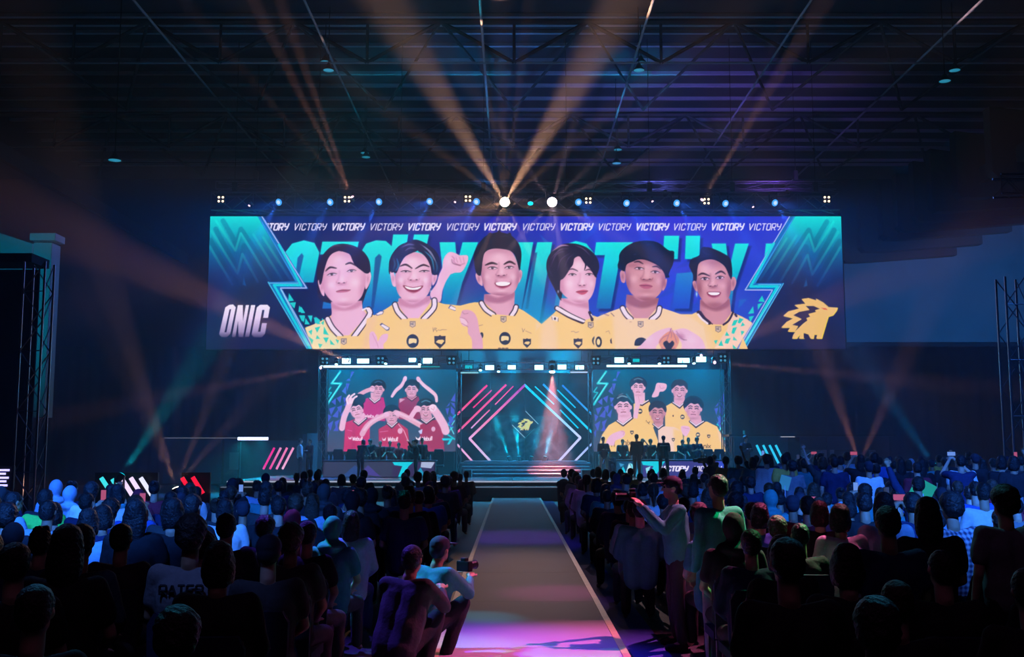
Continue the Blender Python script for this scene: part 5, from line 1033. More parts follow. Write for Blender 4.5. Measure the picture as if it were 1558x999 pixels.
for i, (x0, y0, x1, y1) in enumerate(((278, 727, 292, 750), (294, 726, 309, 750), (274, 742, 286, 762))): strip_at([(x0, y0), (x1, y1)], 3.2, [(1., .01, .05)]*2, f'red slanted bar beside the dazzling floor lamp, {ordinal(i+1)} of the board', 'red slanted bars', 29.35)
sg = empty('glowing_sign', at(-6, 738, 24), 'blue-white glowing sign fragment at the photo edge over the crowd', 'sign'); MB().box((0, .06, .18), (.75, .08, .5)).build('board', BLACK, sg); MB().box((0, .06, -.63), (.05, .05, 1.2)).build('post', BLACK, sg)
SGM = lamp_mat('sign_glow', (.55, .5, 1.2), 1.6)
for u, v, w in ((.1, .34, .36), (.05, .26, .3), (.13, .17, .28), (.02, .09, .4), (.1, .0, .3)): MB().box((u, .0, v), (w, .03, .045)).build('glowing_bar', SGM, sg)

# ---------------------------------------------------------------- walkway
rw = empty('walkway', (.17, 0, 0), 'smooth pale walkway lit purple and pink, leading to the stage', 'walkway')
RWM = mat('walkway_vinyl', (.34, .3, .38), .65, nz=.06, nscale=1.2, spec=.08)
for k in range(12): MB().box((0, 4.2+3*k+1.5, .06), (1.69, 2.995, .12)).build('floor_sheet', RWM, rw)
TRM = mat('wooden_trim', (.45, .3, .2), .5, nz=.3, nscale=12)
MB().box((.87, 22, .05), (.07, 36, .15)).build('wooden_edge', TRM, rw); MB().box((-.87, 22, .05), (.07, 36, .15)).build('wooden_edge', TRM, rw)
tag(MB().box((1.22, 22, .006), (.62, 36, .012)).build('carpet_strip', mat('blue_carpet', (.03, .04, .3), .95, nz=.3, nscale=40)), 'dark blue carpet strip along the wooden walkway edge', 'carpet')

# ---------------------------------------------------------------- people
def capsule(a, b, r0, r1, n=10):
    a, b = Vector(a), Vector(b); d = b-a; q = d.to_track_quat('Z', 'Y') if d.length > 1e-6 else Matrix().to_quaternion(); L = d.length
    prof = [(r0*math.sin(t), -r0*math.cos(t)) for t in (.02, .5, 1.0, 1.5)]+[(r1*math.cos(t), L+r1*math.sin(t)) for t in (.05, .55, 1.05, 1.55)]
    vs = []; m = len(prof)
    for k in range(n):
        t = 2*math.pi*k/n
        for r, h in prof: vs.append(tuple(a+q @ Vector((r*math.cos(t), r*math.sin(t), h))))
    fs = [(k*m+j, ((k+1) % n)*m+j, ((k+1) % n)*m+j+1, k*m+j+1) for k in range(n) for j in range(m-1)]
    fs += [tuple(k*m for k in reversed(range(n))), tuple(k*m+m-1 for k in range(n))]
    return vs, fs
def ellipsoid(c, r, n=14):
    vs = []; prof = [(max(.02, math.sin(math.pi*k/8)), -math.cos(math.pi*k/8)) for k in range(9)]; m = 9
    for k in range(n):
        t = 2*math.pi*k/n
        for a, h in prof: vs.append((c[0]+r[0]*a*math.cos(t), c[1]+r[1]*a*math.sin(t), c[2]+r[2]*h))
    fs = [(k*m+j, ((k+1) % n)*m+j, ((k+1) % n)*m+j+1, k*m+j+1) for k in range(n) for j in range(m-1)]+[tuple(k*m for k in reversed(range(n))), tuple(k*m+m-1 for k in range(n))]
    return vs, fs
def fuse(name, pieces, voxel, smooth=3, disp=0., dfreq=6., seed=0.):
    """one continuous surface grown from overlapping pieces"""
    mb = MB()
    for v, f in pieces: mb.add(v, f)
    me = mb.mesh(name, None); o = bpy.data.objects.new(name, me); C.objects.link(o)
    r = o.modifiers.new('r', 'REMESH'); r.mode = 'VOXEL'; r.voxel_size = voxel; r.use_smooth_shade = True
    s = o.modifiers.new('s', 'SMOOTH'); s.factor = .5; s.iterations = smooth
    out = bpy.data.meshes.new_from_object(o.evaluated_get(bpy.context.evaluated_depsgraph_get())); out.name = name
    bpy.data.objects.remove(o); bpy.data.meshes.remove(me)
    if disp:
        n = len(out.vertices); co = np.empty(n*3, np.float32); out.vertices.foreach_get('co', co); co = co.reshape(-1, 3); no = np.empty(n*3, np.float32); out.vertices.foreach_get('normal', no); no = no.reshape(-1, 3)
        x, y, z = (co*dfreq).T
        d = np.sin(x*1.3+2.1*np.sin(z*.9+seed))*np.cos(z*1.7+1.3*np.sin(y+x*.7))+.5*np.sin(y*2.3+z*3.1+x*1.9+seed)
        out.vertices.foreach_set('co', (co+no*(d*disp)[:, None]).ravel()); out.update()
    out.polygons.foreach_set('use_smooth', [True]*len(out.polygons)); out.materials.append(None)
    return out
J = {
 'seated': dict(hip=(0, 0, .54), ch=(0, -.03, .98), nk=(0, -.02, 1.1), hd=(0, .01, 1.27), sh=(.185, -.03, 1.04), el=(.25, .03, .78), wr=(.13, .25, .66), hj=(.09, .02, .54), kn=(.13, .45, .5), an=(.14, .42, .09)),
 'seated_phone': dict(hip=(0, 0, .54), ch=(0, -.03, .98), nk=(0, -.02, 1.1), hd=(0, .01, 1.27), sh=(.185, -.03, 1.04), el=(.22, .18, .93), wr=(.06, .34, 1.22), hj=(.09, .02, .54), kn=(.13, .45, .5), an=(.14, .42, .09)),
 'standing': dict(hip=(0, 0, .95), ch=(0, 0, 1.36), nk=(0, .0, 1.47), hd=(0, .02, 1.635), sh=(.19, 0, 1.41), el=(.25, -.02, 1.14), wr=(.24, .07, .9), hj=(.09, 0, .93), kn=(.1, .02, .5), an=(.11, -.01, .09)),
 'standing_phone': dict(hip=(0, 0, .95), ch=(0, 0, 1.36), nk=(0, .0, 1.47), hd=(0, .02, 1.635), sh=(.19, 0, 1.41), el=(.26, .2, 1.42), wr=(.06, .36, 1.66), hj=(.09, 0, .93), kn=(.1, .02, .5), an=(.11, -.01, .09)),
 'arm_up': dict(hip=(0, 0, .95), ch=(0, 0, 1.36), nk=(0, .0, 1.47), hd=(0, .02, 1.635), sh=(.19, 0, 1.41), el=(.25, -.02, 1.14), wr=(.24, .07, .9), elL=(-.27, .1, 1.62), wrL=(-.34, .16, 1.88), hj=(.09, 0, .93), kn=(.1, .02, .5), an=(.11, -.01, .09)),
 'desk': dict(hip=(0, -.06, .94), ch=(0, .08, 1.33), nk=(0, .12, 1.43), hd=(0, .19, 1.57), sh=(.19, .08, 1.37), el=(.25, .2, 1.12), wr=(.17, .42, 1.0), hj=(.09, -.05, .93), kn=(.1, 0, .5), an=(.11, -.03, .09)),
 'folded': dict(hip=(0, 0, .95), ch=(0, 0, 1.36), nk=(0, .0, 1.47), hd=(0, .02, 1.635), sh=(.19, 0, 1.41), el=(.26, .08, 1.14), wr=(-.03, .2, 1.2), hj=(.12, 0, .93), kn=(.15, .02, .5), an=(.17, -.01, .09)),
 'operator': dict(hip=(0, 0, .95), ch=(0, .02, 1.36), nk=(0, .03, 1.47), hd=(0.03, .04, 1.62), sh=(.19, 0, 1.41), el=(.28, .16, 1.2), wr=(.14, .38, 1.45), hj=(.09, 0, .93), kn=(.14, .03, .5), an=(.18, -.01, .09)),
 'crouched': dict(hip=(0, -.1, .34), ch=(0, .1, .74), nk=(0, .14, .85), hd=(0, .2, .99), sh=(.18, .1, .8), el=(.24, .3, .62), wr=(.12, .48, .72), hj=(.09, -.08, .34), kn=(.16, .32, .52), an=(.15, .08, .09)),
}
def hand(w, d, side, grip=.6):
    """palm and five unequal bent fingers growing from the wrist along d"""
    w = Vector(w); d = Vector(d).normalized(); up = Vector((0, 0, 1)) if abs(d.z) < .8 else Vector((0, 1, 0)); s = d.cross(up).normalized(); n = s.cross(d)
    out = [capsule(w-d*.02, w+d*.055, .024, .03), capsule(w+d*.06-s*.025, w+d*.06+s*.025, .017, .017)]
    for k, L in enumerate((.062, .072, .068, .052)):
        b = w+d*.075+s*(.03-.02*k); m = b+(d*(1-grip*.4)-n*side*0-n*grip*.5).normalized()*L*.55; e = m+(d*(1-grip)-n*grip).normalized()*L*.5
        out += [capsule(b, m, .0105, .0095, 6), capsule(m, e, .0095, .008, 6)]
    b = w+d*.03+s*.026*(1 if side > 0 else -1); m = b+(d*.5+s*(.8 if side > 0 else -.8)).normalized()*.04
    out += [capsule(b, m, .013, .011, 6), capsule(m, m+d*.032, .011, .009, 6)]
    return out
def lerp(a, b, t): return tuple(a[i]*(1-t)+b[i]*t for i in range(3))
def mir(p, s): return (p[0]*s, p[1], p[2])
POSE = {}
def make_pose(k):
    j = J[k]; fine = .012
    body = []; shirt = []; longs = []; trou = []; shoes = []
    hip, ch, nk, hd = j['hip'], j['ch'], j['nk'], j['hd']
    for s in (-1, 1):
        body += [capsule((hip[0]+s*.055, hip[1], hip[2]), (ch[0]+s*.07, ch[1], ch[2]-.04), .105, .11)]
        shirt += [capsule((hip[0]+s*.06, hip[1], hip[2]-.0), (ch[0]+s*.075, ch[1], ch[2]-.05), .126, .13)]
        sh = mir(j['sh'], s); el = mir(j['el'], s); wr = mir(j['wr'], s)
        if s < 0 and 'elL' in j: el, wr = j['elL'], j['wrL']
        body += [capsule((0, ch[1], ch[2]+.02), sh, .06, .055), capsule(sh, el, .048, .038), capsule(el, wr, .039, .026)]
        body += hand(wr, Vector(wr)-Vector(el), s, .8 if 'phone' in k or 'elL' in j else .45)
        shirt += [capsule((0, ch[1], ch[2]+.015), (sh[0]*.98, sh[1], sh[2]-.005), .08, .07), capsule(sh, lerp(sh, el, .62), .07, .066)]
        longs += [capsule((0, ch[1], ch[2]+.015), (sh[0]*.98, sh[1], sh[2]-.005), .085, .074), capsule(sh, el, .07, .058), capsule(el, lerp(el, wr, .88), .058, .044), capsule((hip[0]+s*.065, hip[1], hip[2]-.02), (ch[0]+s*.08, ch[1], ch[2]-.05), .132, .134)]
        hj = mir(j['hj'], s); kn = mir(j['kn'], s); an = mir(j['an'], s)
        body += [capsule(hj, kn, .078, .055), capsule(kn, an, .054, .034), capsule(an, (an[0], an[1]+.12, .04), .034, .03)]
        trou += [capsule((hip[0]+s*.06, hip[1], hip[2]), hj, .12, .105), capsule(hj, kn, .1, .075), capsule(kn, lerp(kn, an, .93), .072, .06)]
        shoes += [[capsule((an[0], an[1]-.02, .05), (an[0], an[1]+.14, .042), .045, .042), capsule((an[0], an[1]-.02, .045), (an[0], an[1], .1), .045, .04)]]
    h = Vector(hd)
    body += [capsule(nk, h+Vector((0, -.01, -.05)), .056, .052), ellipsoid(h+Vector((0, -.008, .02)), (.074, .094, .095)), ellipsoid(h+Vector((0, .012, -.045)), (.058, .072, .066)), ellipsoid(h+Vector((0, .055, -.088)), (.026, .026, .02)),
             capsule(h+Vector((0, .084, .012)), h+Vector((0, .104, -.022)), .011, .015, 6), ellipsoid(h+Vector((0, .086, -.058)), (.024, .01, .008)), capsule(h+Vector((-.045, .074, .03)), h+Vector((.045, .074, .03)), .014, .014, 6)]
    for s in (-1, 1): body += [ellipsoid(h+Vector((s*.076, -.008, -.005)), (.01, .02, .03), 8)]
    P_ = dict(j=j, hd=h, body=fuse('person', body, fine, 2), short=fuse('shirt', shirt, .017, 3, .005, 9, 1), long=fuse('jacket', longs, .017, 3, .006, 8, 2), trousers=fuse('trousers', trou, .018, 3, .004, 8, 3), shoes=[fuse('shoe', q, .015, 2) for q in shoes])
    hood = [ellipsoid(h+Vector((0, -.018, .012)), (.096, .112, .12)), ellipsoid((0, nk[1]-.06, nk[2]+.0), (.125, .08, .05)), capsule(h+Vector((0, -.03, -.1)), (0, ch[1]-.02, ch[2]), .062, .1), capsule((-.08, nk[1], nk[2]-.01), (.08, nk[1], nk[2]-.01), .07, .07)]
    P_['hood'] = fuse('hood', hood, .016, 3, .003, 9)
    POSE[k] = P_; return P_
def get_pose(k): return POSE.get(k) or make_pose(k)
HAIR = {}
def hair_mesh(kind):
    if kind in HAIR: return HAIR[kind]
    cap_ = [ellipsoid((0, -.02, .036), (.085, .1, .09)), ellipsoid((0, -.045, .0), (.08, .072, .085))]
    d, fr = .0018, 60
    if kind == 'spiky': cap_ += [ellipsoid((x, y, .11), (.03, .03, .03)) for x, y in ((0, .03), (.035, 0), (-.035, 0), (0, -.04))]; d = .0045
    if kind == 'bob': cap_ += [ellipsoid((0, -.04, -.05), (.098, .07, .11)), ellipsoid((.075, .0, -.04), (.022, .04, .09)), ellipsoid((-.075, .0, -.04), (.022, .04, .09))]
    if kind == 'long': cap_ += [ellipsoid((0, -.055, -.1), (.1, .055, .2)), ellipsoid((.07, -.01, -.06), (.026, .04, .12)), ellipsoid((-.07, -.01, -.06), (.026, .04, .12))]
    if kind == 'bun': cap_ += [ellipsoid((0, -.1, .09), (.042, .042, .04))]
    if kind == 'ponytail': cap_ += [capsule((0, -.11, .05), (0, -.15, -.02), .03, .034), capsule((0, -.15, -.02), (0, -.125, -.2), .034, .014)]
    if kind == 'fluffy': cap_ = [ellipsoid((0, -.02, .045), (.1, .112, .1)), ellipsoid((0, -.05, .0), (.092, .085, .09))]; d, fr = .0035, 45
    if kind == 'cropped': cap_ = [ellipsoid((0, -.018, .03), (.08, .097, .089)), ellipsoid((0, -.04, .0), (.077, .07, .08))]; d = .002
    if kind == 'cap': cap_ = [ellipsoid((0, -.01, .045), (.09, .104, .085)), ellipsoid((0, -.045, .0), (.078, .07, .08))]; d = .0
    me = fuse('hair', cap_, .011, 2, d, fr, 1); HAIR[kind] = me; return me
HAIR_WORD = {'short': 'short-haired', 'spiky': 'spiky-haired', 'bob': 'bob-haired', 'long': 'long-haired', 'bun': 'bun-haired', 'ponytail': 'ponytailed', 'fluffy': 'bushy-haired', 'cropped': 'crop-haired', 'cap': 'cap-wearing', 'hood': 'hooded'}
HBL = mat('hair_black', (.016, .013, .016), .5, spec=.4, nz=.5, nscale=60, bump=.8); HBR = mat('hair_brown', (.045, .026, .018), .5, spec=.4, nz=.5, nscale=60, bump=.8); CAPM = mat('cap_cloth', (.03, .03, .05), .8)
SKIN = [mat('skin_a', (.5, .3, .2), .5), mat('skin_b', (.38, .22, .14), .5), mat('skin_c', (.6, .38, .27), .5)]
def cloth(n, c): return mat('cloth_'+n, c, .85, nz=.18, nscale=35, bump=.25, spec=.2)
CL = {'black': cloth('black', (.022, .02, .026)), 'charcoal': cloth('charcoal', (.05, .05, .055)), 'navy': cloth('navy', (.02, .03, .09)), 'grey': cloth('grey', (.2, .2, .22)), 'white': cloth('white', (.72, .72, .74)),
      'pale blue': cloth('pale_blue', (.35, .5, .68)), 'teal': cloth('teal', (.05, .25, .27)), 'bright green': cloth('green', (.12, .85, .12)), 'maroon': cloth('maroon', (.2, .02, .04)), 'yellow': cloth('yellow', (.75, .5, .1)), 'blue': cloth('blue', (.05, .12, .45)), 'beige': cloth('beige', (.5, .42, .32)), 'denim': cloth('denim', (.06, .09, .18)), 'red': cloth('red', (.5, .03, .06))}
pl = bpy.data.materials.new('cloth_plaid'); pl.use_nodes = True; nt = pl.node_tree; b_ = nt.nodes['Principled BSDF']; tc = nt.nodes.new('ShaderNodeTexCoord'); ws = []
for dr in ('X', 'Z'):
    w_ = nt.nodes.new('ShaderNodeTexWave'); w_.bands_direction = dr; w_.inputs['Scale'].default_value = 7.; nt.links.new(tc.outputs['Object'], w_.inputs['Vector']); ws.append(w_)
mu = nt.nodes.new('ShaderNodeMath'); mu.operation = 'ADD'; nt.links.new(ws[0].outputs['Fac'], mu.inputs[0]); nt.links.new(ws[1].outputs['Fac'], mu.inputs[1])
rp = nt.nodes.new('ShaderNodeValToRGB'); rp.color_ramp.elements[0].color = (.5, .5, .6, 1); rp.color_ramp.elements[1].color = (.04, .05, .12, 1); rp.color_ramp.elements[0].position = .15; rp.color_ramp.elements[1].position = .9
dv = nt.nodes.new('ShaderNodeMath'); dv.operation = 'MULTIPLY'; dv.inputs[1].default_value = .55; nt.links.new(mu.outputs[0], dv.inputs[0]); nt.links.new(dv.outputs[0], rp.inputs[0]); nt.links.new(rp.outputs[0], b_.inputs['Base Color']); b_.inputs['Roughness'].default_value = .85
CL['plaid'] = pl
def setm(o, m):
    o.material_slots[0].link = 'OBJECT'; o.material_slots[0].material = m
EYEW = mat('eye_white', (.7, .7, .7), .3); EYED = mat('eye_dark', (.02, .012, .01), .2, spec=.6)
eye_me = MB().lathe([(0, -.012), (.009, -.006), (.011, 0), (.009, .008), (0, .012)], 8).mesh('eye', EYEW, True)
def person(kind, loc, rz, skin, top, bottom, hair, label, group=None, longs=False, sc=1., legs=True, eyes=False, hairm=None, lean=0., cat='person'):
    p = get_pose(kind); o = bpy.data.objects.new('person', p['body']); C.objects.link(o); setm(o, skin)
    o.location = loc; o.rotation_euler = (lean, 0, rz); o.scale = (sc, sc, sc); tag(o, label, cat, group)
    def ch(name, me, m, l=(0, 0, 0)):
        c = bpy.data.objects.new(name, me); C.objects.link(c); c.parent = o; c.location = l; setm(c, m); return c
    ch('jacket' if longs else 'shirt', p['long' if longs else 'short'], CL[top])
    ch('trousers', p['trousers'], CL[bottom])
    if legs:
        for q in p['shoes']: ch('shoe', q, CL['black'])
    if hair == 'hood': ch('hood', p['hood'], CL[top])
    else:
        ch('cap' if hair == 'cap' else 'hair', hair_mesh(hair), CAPM if hair == 'cap' else (hairm or HBL), p['hd'])
        if hair == 'cap': ch('cap_brim', BRIM, CAPM, p['hd'])
    if eyes:
        for s in (-1, 1): ch('eye', eye_me, EYED, p['hd']+Vector((s*.032, .082, .01)))
    return o
BRIM = MB().box((0, .12, .05), (.13, .1, .012)).mesh('cap_brim', None); BRIM.materials.append(None)
PHB = MB().box((0, 0, 0), (.158, .009, .078)).mesh('phone_body', PLASTIC); PHS = [MB().box((0, -.0055, 0), (.148, .002, .07)).mesh('phone_screen', lamp_mat('phone_glow_%d' % i, c, e)) for i, (c, e) in enumerate((((.15, .3, .8), .9), ((.8, .15, .3), .5), ((.05, .08, .2), .5)))]
def phone(o, label, tall=False, i=0):
    z = o.location.z; kind = POSE_OF[o.name]; w = J[kind]['wr']; s = o.scale[0]
    root = empty('smartphone', (0, 0, 0), label, 'phone', 'phones held up in the crowd')
    c, sn = math.cos(o.rotation_euler[2]), math.sin(o.rotation_euler[2]); x, y = 0, (w[1]+.045)*s
    root.location = (o.location.x+x*c-y*sn, o.location.y+x*sn+y*c, z+(w[2]+.115)*s); root.rotation_euler = (0, math.pi/2 if tall else 0, o.rotation_euler[2])
    link('phone_body', PHB, root); link('phone_screen', PHS[i], root); MB().box((.055, .006, .02), (.03, .004, .03)).build('camera_bump', BLACK, root)
POSE_OF = {}
# ---- people on the stage
def on_stage(px, Y, kind, rz, top, bottom, hair, label, longs=False, sc=1., skin=0, group=None, z=ZS, **k):
    o = person(kind, (at(px, 700, Y).x, Y, z), rz, SKIN[skin], top, bottom, hair, label, group, longs, sc, True, rz != 0, **k); POSE_OF[o.name] = kind; return o
PI = math.pi
RS_ = 'behind the desk under the red-jersey screen'
on_stage(549, 46.0-.5, 'desk', -.5, 'charcoal', 'black', 'bob', 'person bending at the red side desk in a dark top with pale sleeve', True, .97)
on_stage(566, 47.7, 'desk', PI-.5, 'black', 'black', 'fluffy', f'bushy-haired person in black leaning forward {RS_}', False, .98, 2)
on_stage(579, 47.7, 'desk', PI, 'black', 'black', 'short', f'person in black, second from the outer end {RS_}', False, .93)
on_stage(593, 47.8, 'folded', PI, 'maroon', 'black', 'short', f'person in maroon and black with folded arms {RS_}', True, .9, 1)
on_stage(606, 47.7, 'desk', PI+.2, 'red', 'black', 'fluffy', f'person in a red jersey looking down {RS_}', False, .88, 2)
on_stage(625, 47.6, 'desk', PI+.8, 'charcoal', 'black', 'cropped', f'person in charcoal turning aside {RS_}', True, .97)
on_stage(642, 47.7, 'standing', PI+.4, 'black', 'black', 'spiky', f'tallest person in black at the portal end {RS_}', True, .97, 1)
on_stage(633, 45.3, 'standing_phone', PI/2, 'black', 'black', 'cap', 'crew member in black with a camera before the red side desk', True, .93)
YS_ = 'behind the VICTORY desk'
on_stage(918, 46.0, 'folded', PI+.3, 'charcoal', 'beige', 'short', 'person in a dark jacket and beige trousers before the VICTORY desk', True, 1.0, 2)
on_stage(930, 46.4, 'crouched', PI-.4, 'navy', 'denim', 'short', 'crouching person in navy beside the person in beige trousers', True, 1.)
on_stage(947, 47.7, 'desk', PI, 'black', 'black', 'short', f'person in black at the portal end {YS_}', True, .98, 2)
on_stage(969, 45.4, 'standing', .25, 'black', 'black', 'short', 'tall person in black seen from behind at the VICTORY desk', True, 1.06)
on_stage(978, 47.6, 'standing_phone', PI, 'navy', 'black', 'fluffy', f'person in navy raising both hands {YS_}', False, .95)
on_stage(991, 47.7, 'desk', PI-.3, 'black', 'black', 'fluffy', f'person in a black shirt with bushy hair {YS_}', False, .98, 2)
ob = on_stage(1010, 45.2, 'folded', .0, 'black', 'black', 'cap', 'crew member in a black cap and jacket with pale lettering on the back', True, 1.02)
on_stage(1035.5, 47.6, 'desk', PI+.5, 'black', 'black', 'short', f'person in black reaching over a bottle {YS_}', False, .97, 2)
on_stage(1048, 47.9, 'standing', PI, 'charcoal', 'black', 'spiky', f'person in charcoal with spiky hair {YS_}', True, .98, 1)
on_stage(1061, 47.5, 'folded', PI+.2, 'navy', 'black', 'fluffy', f'person in navy jersey with a pale chest print {YS_}', False, .99, 2)
pr = MB()
for k in range(7): pr.box((-.15+.05*k, -.148, 1.34), (.034, .004, .035))
c_ = pr.build('back_print', mat('print_white', (.6, .6, .65), .7), ob)
ob2 = on_stage(1135, 45.4, 'folded', PI+.5, 'charcoal', 'black', 'fluffy', 'person in grey and black standing beside the cyan slanted bars', True, 1.02, 2)
on_stage(456, 46.5, 'standing', -1.2, 'white', 'charcoal', 'short', 'person in a white shirt beside the pink slanted bars', True, .96, 2)
on_stage(471, 46.8, 'folded', PI-.8, 'black', 'black', 'short', 'dark-clothed person by the grey flat near the pink slanted bars', True, .95, 2)
on_stage(1225, 44.5, 'standing_phone', PI+.4, 'grey', 'black', 'short', 'person in grey eating in front of the pinkish poster', True, 1.0, 1, z=0.05)
on_stage(1251, 45, 'standing', PI/2, 'navy', 'black', 'cap', 'person in navy with a dark cap before the pinkish poster', True, 1.0, 1, z=0.05)
oc = on_stage(1087, 38.3, 'operator', .9, 'black', 'black', 'short', 'camera operator in black before the stage, under the VICTORY desk', True, 1.0, 1, z=0)
vc = empty('video_camera', oc.location+Vector((-.35, .2, 1.52)), 'video camera on the operator before the stage', 'camera', None, .9)
MB().box((0, 0, 0), (.16, .42, .2)).build('camera_body', PLASTIC, vc, bevel=.02); MB().lathe([(.06, .2), (.07, .38), (.075, .4)], 12, axis='Y').build('lens_barrel', BLACK, vc); MB().box((0, 0, .16), (.04, .25, .04)).box((0, -.1, .13), (.04, .04, .08)).box((0, .1, .13), (.04, .04, .08)).build('handle', BLACK, vc)
# crew beside the walkway
on_stage(1092, 9.6, 'standing', .5, 'teal', 'grey', 'short', 'standing crew member lit green beside the walkway, nearer the walkway edge', True, 1., 0, z=0)
o = on_stage(1028, 10.8, 'operator', PI/2, 'teal', 'charcoal', 'cap', 'standing crew member in teal light behind the green-lit one', True, .98, 0, z=0)
on_stage(650, 9.9, 'crouched', -.6, 'teal', 'black', 'cap', 'crouching photographer lit teal at the walkway edge', True, 1.05, 0, z=0)
o = on_stage(612, 9.0, 'crouched', -.4, 'charcoal', 'black', 'short', 'crouching person in charcoal behind the teal-lit photographer', True, 1.05, 0, z=0)
def stills(p, rz, lab):
    r = empty('stills_camera', p, lab, 'camera', None, rz); MB().box((0, 0, 0), (.15, .07, .1)).box((0, 0, .06), (.06, .06, .04)).build('camera_body', PLASTIC, r, bevel=.01); MB().lathe([(.035, .03), (.04, .16), (.045, .17)], 12, axis='Y').build('lens_barrel', BLACK, r)
stills(Vector((at(650, 950, 9.9).x+.32, 10.35, .86)), -.6, 'black stills camera held by the teal-lit photographer'); stills(Vector((at(1028, 900, 10.8).x-.42, 10.85, 1.5)), PI/2, 'black stills camera held by the standing teal-lit crew member')
fc = empty('flight_case', (1.3, 8.7, .012), 'low dark flight case with pale corner lights on the blue carpet', 'case'); MB().box((0, 0, .12), (.36, .3, .24)).build('case_body', PLASTIC, fc, bevel=.015); MB().box((0, 0, .12), (.365, .305, .02)).build('metal_band', ALU, fc)

# ---------------------------------------------------------------- audience
rng = random.Random(11)
CH = mat('chair_fabric', (.02, .025, .06), .9, nz=.2, nscale=30, bump=.2); CF = mat('chair_frame', (.12, .12, .13), .4, .8)
def banquet_chair():
    back = MB().prism([(-.21, .44), (.21, .44), (.22, .86), (.18, .93), (-.18, .93), (-.22, .86)], -.28, -.23); bo = back.mesh('backrest', CH)
    seat = MB().box((0, 0, .44), (.44, .44, .07)).mesh('seat', CH); leg = MB().tube((0, 0, 0), (0, 0, .42), .012, 6).mesh('leg', CF); fr = MB().tube((-.2, -.22, .42), (-.2, -.25, .9), .011, 6).tube((.2, -.22, .42), (.2, -.25, .9), .011, 6).mesh('back_frame', CF)
    return bo, seat, leg, fr
CHM = banquet_chair()
def chair(loc, rz, lab):
    r = empty('banquet_chair', loc, lab, 'chair', 'banquet chairs in the audience', rz); link('backrest', CHM[0], r); link('seat', CHM[1], r); link('back_frame', CHM[3], r)
    for x in (-.19, .19):
        for y in (-.2, .19): link('leg', CHM[2], r, (x, y, 0))
taken = []          # spots of people placed one by one: (x, y, radius)
def spec(kind, px, py, Y, top, hair, label, rz=0., sc=1., longs=False, skin=None, hairm=None, z=0., ch=True):
    """px, py: head centre in the photo; Y: its distance"""
    zh = J[kind]['hd'][2]*sc; zz = at(px, py, Y).z; z0 = max(0., min(.35, zz-zh)) if z is None else z
    p = at(px, py, Y); o = person(kind, (p.x, Y, z0), rz, skin or SKIN[rng.randrange(3)], top, rng.choice(['black', 'denim', 'charcoal']), hair, label, None, longs, sc, Y < 9, hairm=hairm)
    POSE_OF[o.name] = kind; taken.append((p.x, Y, .42)); return o
g1 = spec('seated', 68, 782, 13.2, 'bright green', 'short', 'spectator in a bright green shirt with short black hair, seated on a dark chair', .1, 1.07, z=0)
chair((g1.location.x-.12, g1.location.y-.02, 0), .12, 'dark chair whose back covers half of the bright green shirt')
spec('seated', 84, 764, 16.2, 'pale blue', 'hood', 'spectator with a pale hood pulled up behind the bright green shirt', .3, 1.08, True, z=0)
spec('seated', 106, 768, 15.6, 'pale blue', 'hood', 'second pale-hooded spectator leaning beside the first', -.3, 1.03, True, z=0)
spec('seated', 20, 782, 13.0, 'pale blue', 'short', 'spectator in a pale shirt turned sideways near the photo edge', -.6, 1.05, z=0)
spec('seated', 8, 815, 10.2, 'black', 'fluffy', 'dark-clothed spectator cut by the photo edge beside the pale shirt', .2, 1.05, z=0)
spec('seated', 138, 770, 15, 'white', 'fluffy', 'bushy-haired spectator in a white shirt before the white-cyan slanted bars', .2, 1.08, z=0)
spec('seated', 178, 775, 14.5, 'white', 'bob', 'bob-haired spectator in a white shirt before the white-cyan slanted bars', -.1, 1.08, z=0)
w1 = spec('seated', 290, 846, 7.3, 'grey', 'fluffy', 'broad spectator in a grey shirt with dark block lettering on the back', 0, 1.1, z=0)
pr = MB()
for gi, gl in enumerate('RATER'):
    for g in GLYPH.get(gl, []):
        pp = P(g)
        for q0, q1 in zip(pp[:-1], pp[1:]):
            x0, z0_ = -.13+gi*.055+q0[0]*.04, .99-q0[1]*.055; x1, z1_ = -.13+gi*.055+q1[0]*.04, .99-q1[1]*.055
            pr.tube((x0, -.166, z0_), (x1, -.166, z1_), .008, 4)
pr.build('back_print', mat('print_dark', (.02, .02, .03), .8), w1)
chair((w1.location.x+.05, 7.25, 0), 0, 'dark chair under the broad spectator with block lettering')
spec('seated', 270, 965, 4.35, 'black', 'fluffy', 'nearest dark head with a teal-rimmed crown below the lettered shirt', .1, .97, z=0)
spec('seated', 20, 905, 6.1, 'black', 'short', 'spectator with light-rimmed ear in the dark corner beside the long chair row', .3, 1.05, z=0)
spec('seated', 52, 960, 4.8, 'black', 'short', 'lowest dark head in the corner with a rim-lit neck', .1, 1.0, z=0)
spec('seated', 100, 880, 6.6, 'black', 'long', 'long-haired spectator in black right behind the bright green shirt', .0, 1.1, z=0)
spec('seated', 133, 815, 10, 'pale blue', 'bob', 'bob-haired spectator in a pale blue shirt beside the green one', .1, 1.03, z=0)
spec('seated', 205, 815, 9.8, 'black', 'long', 'long-haired spectator in black below the white-cyan bars', 0, 1.1, z=0)
spec('seated', 262, 812, 10, 'black', 'bob', 'dark bob-haired spectator under the dazzling floor lamp', .1, 1.1, z=0)
spec('seated', 292, 803, 10.8, 'black', 'short', 'spectator with a warm-lit ear near the red slanted bars', -.3, 1.1, z=0)
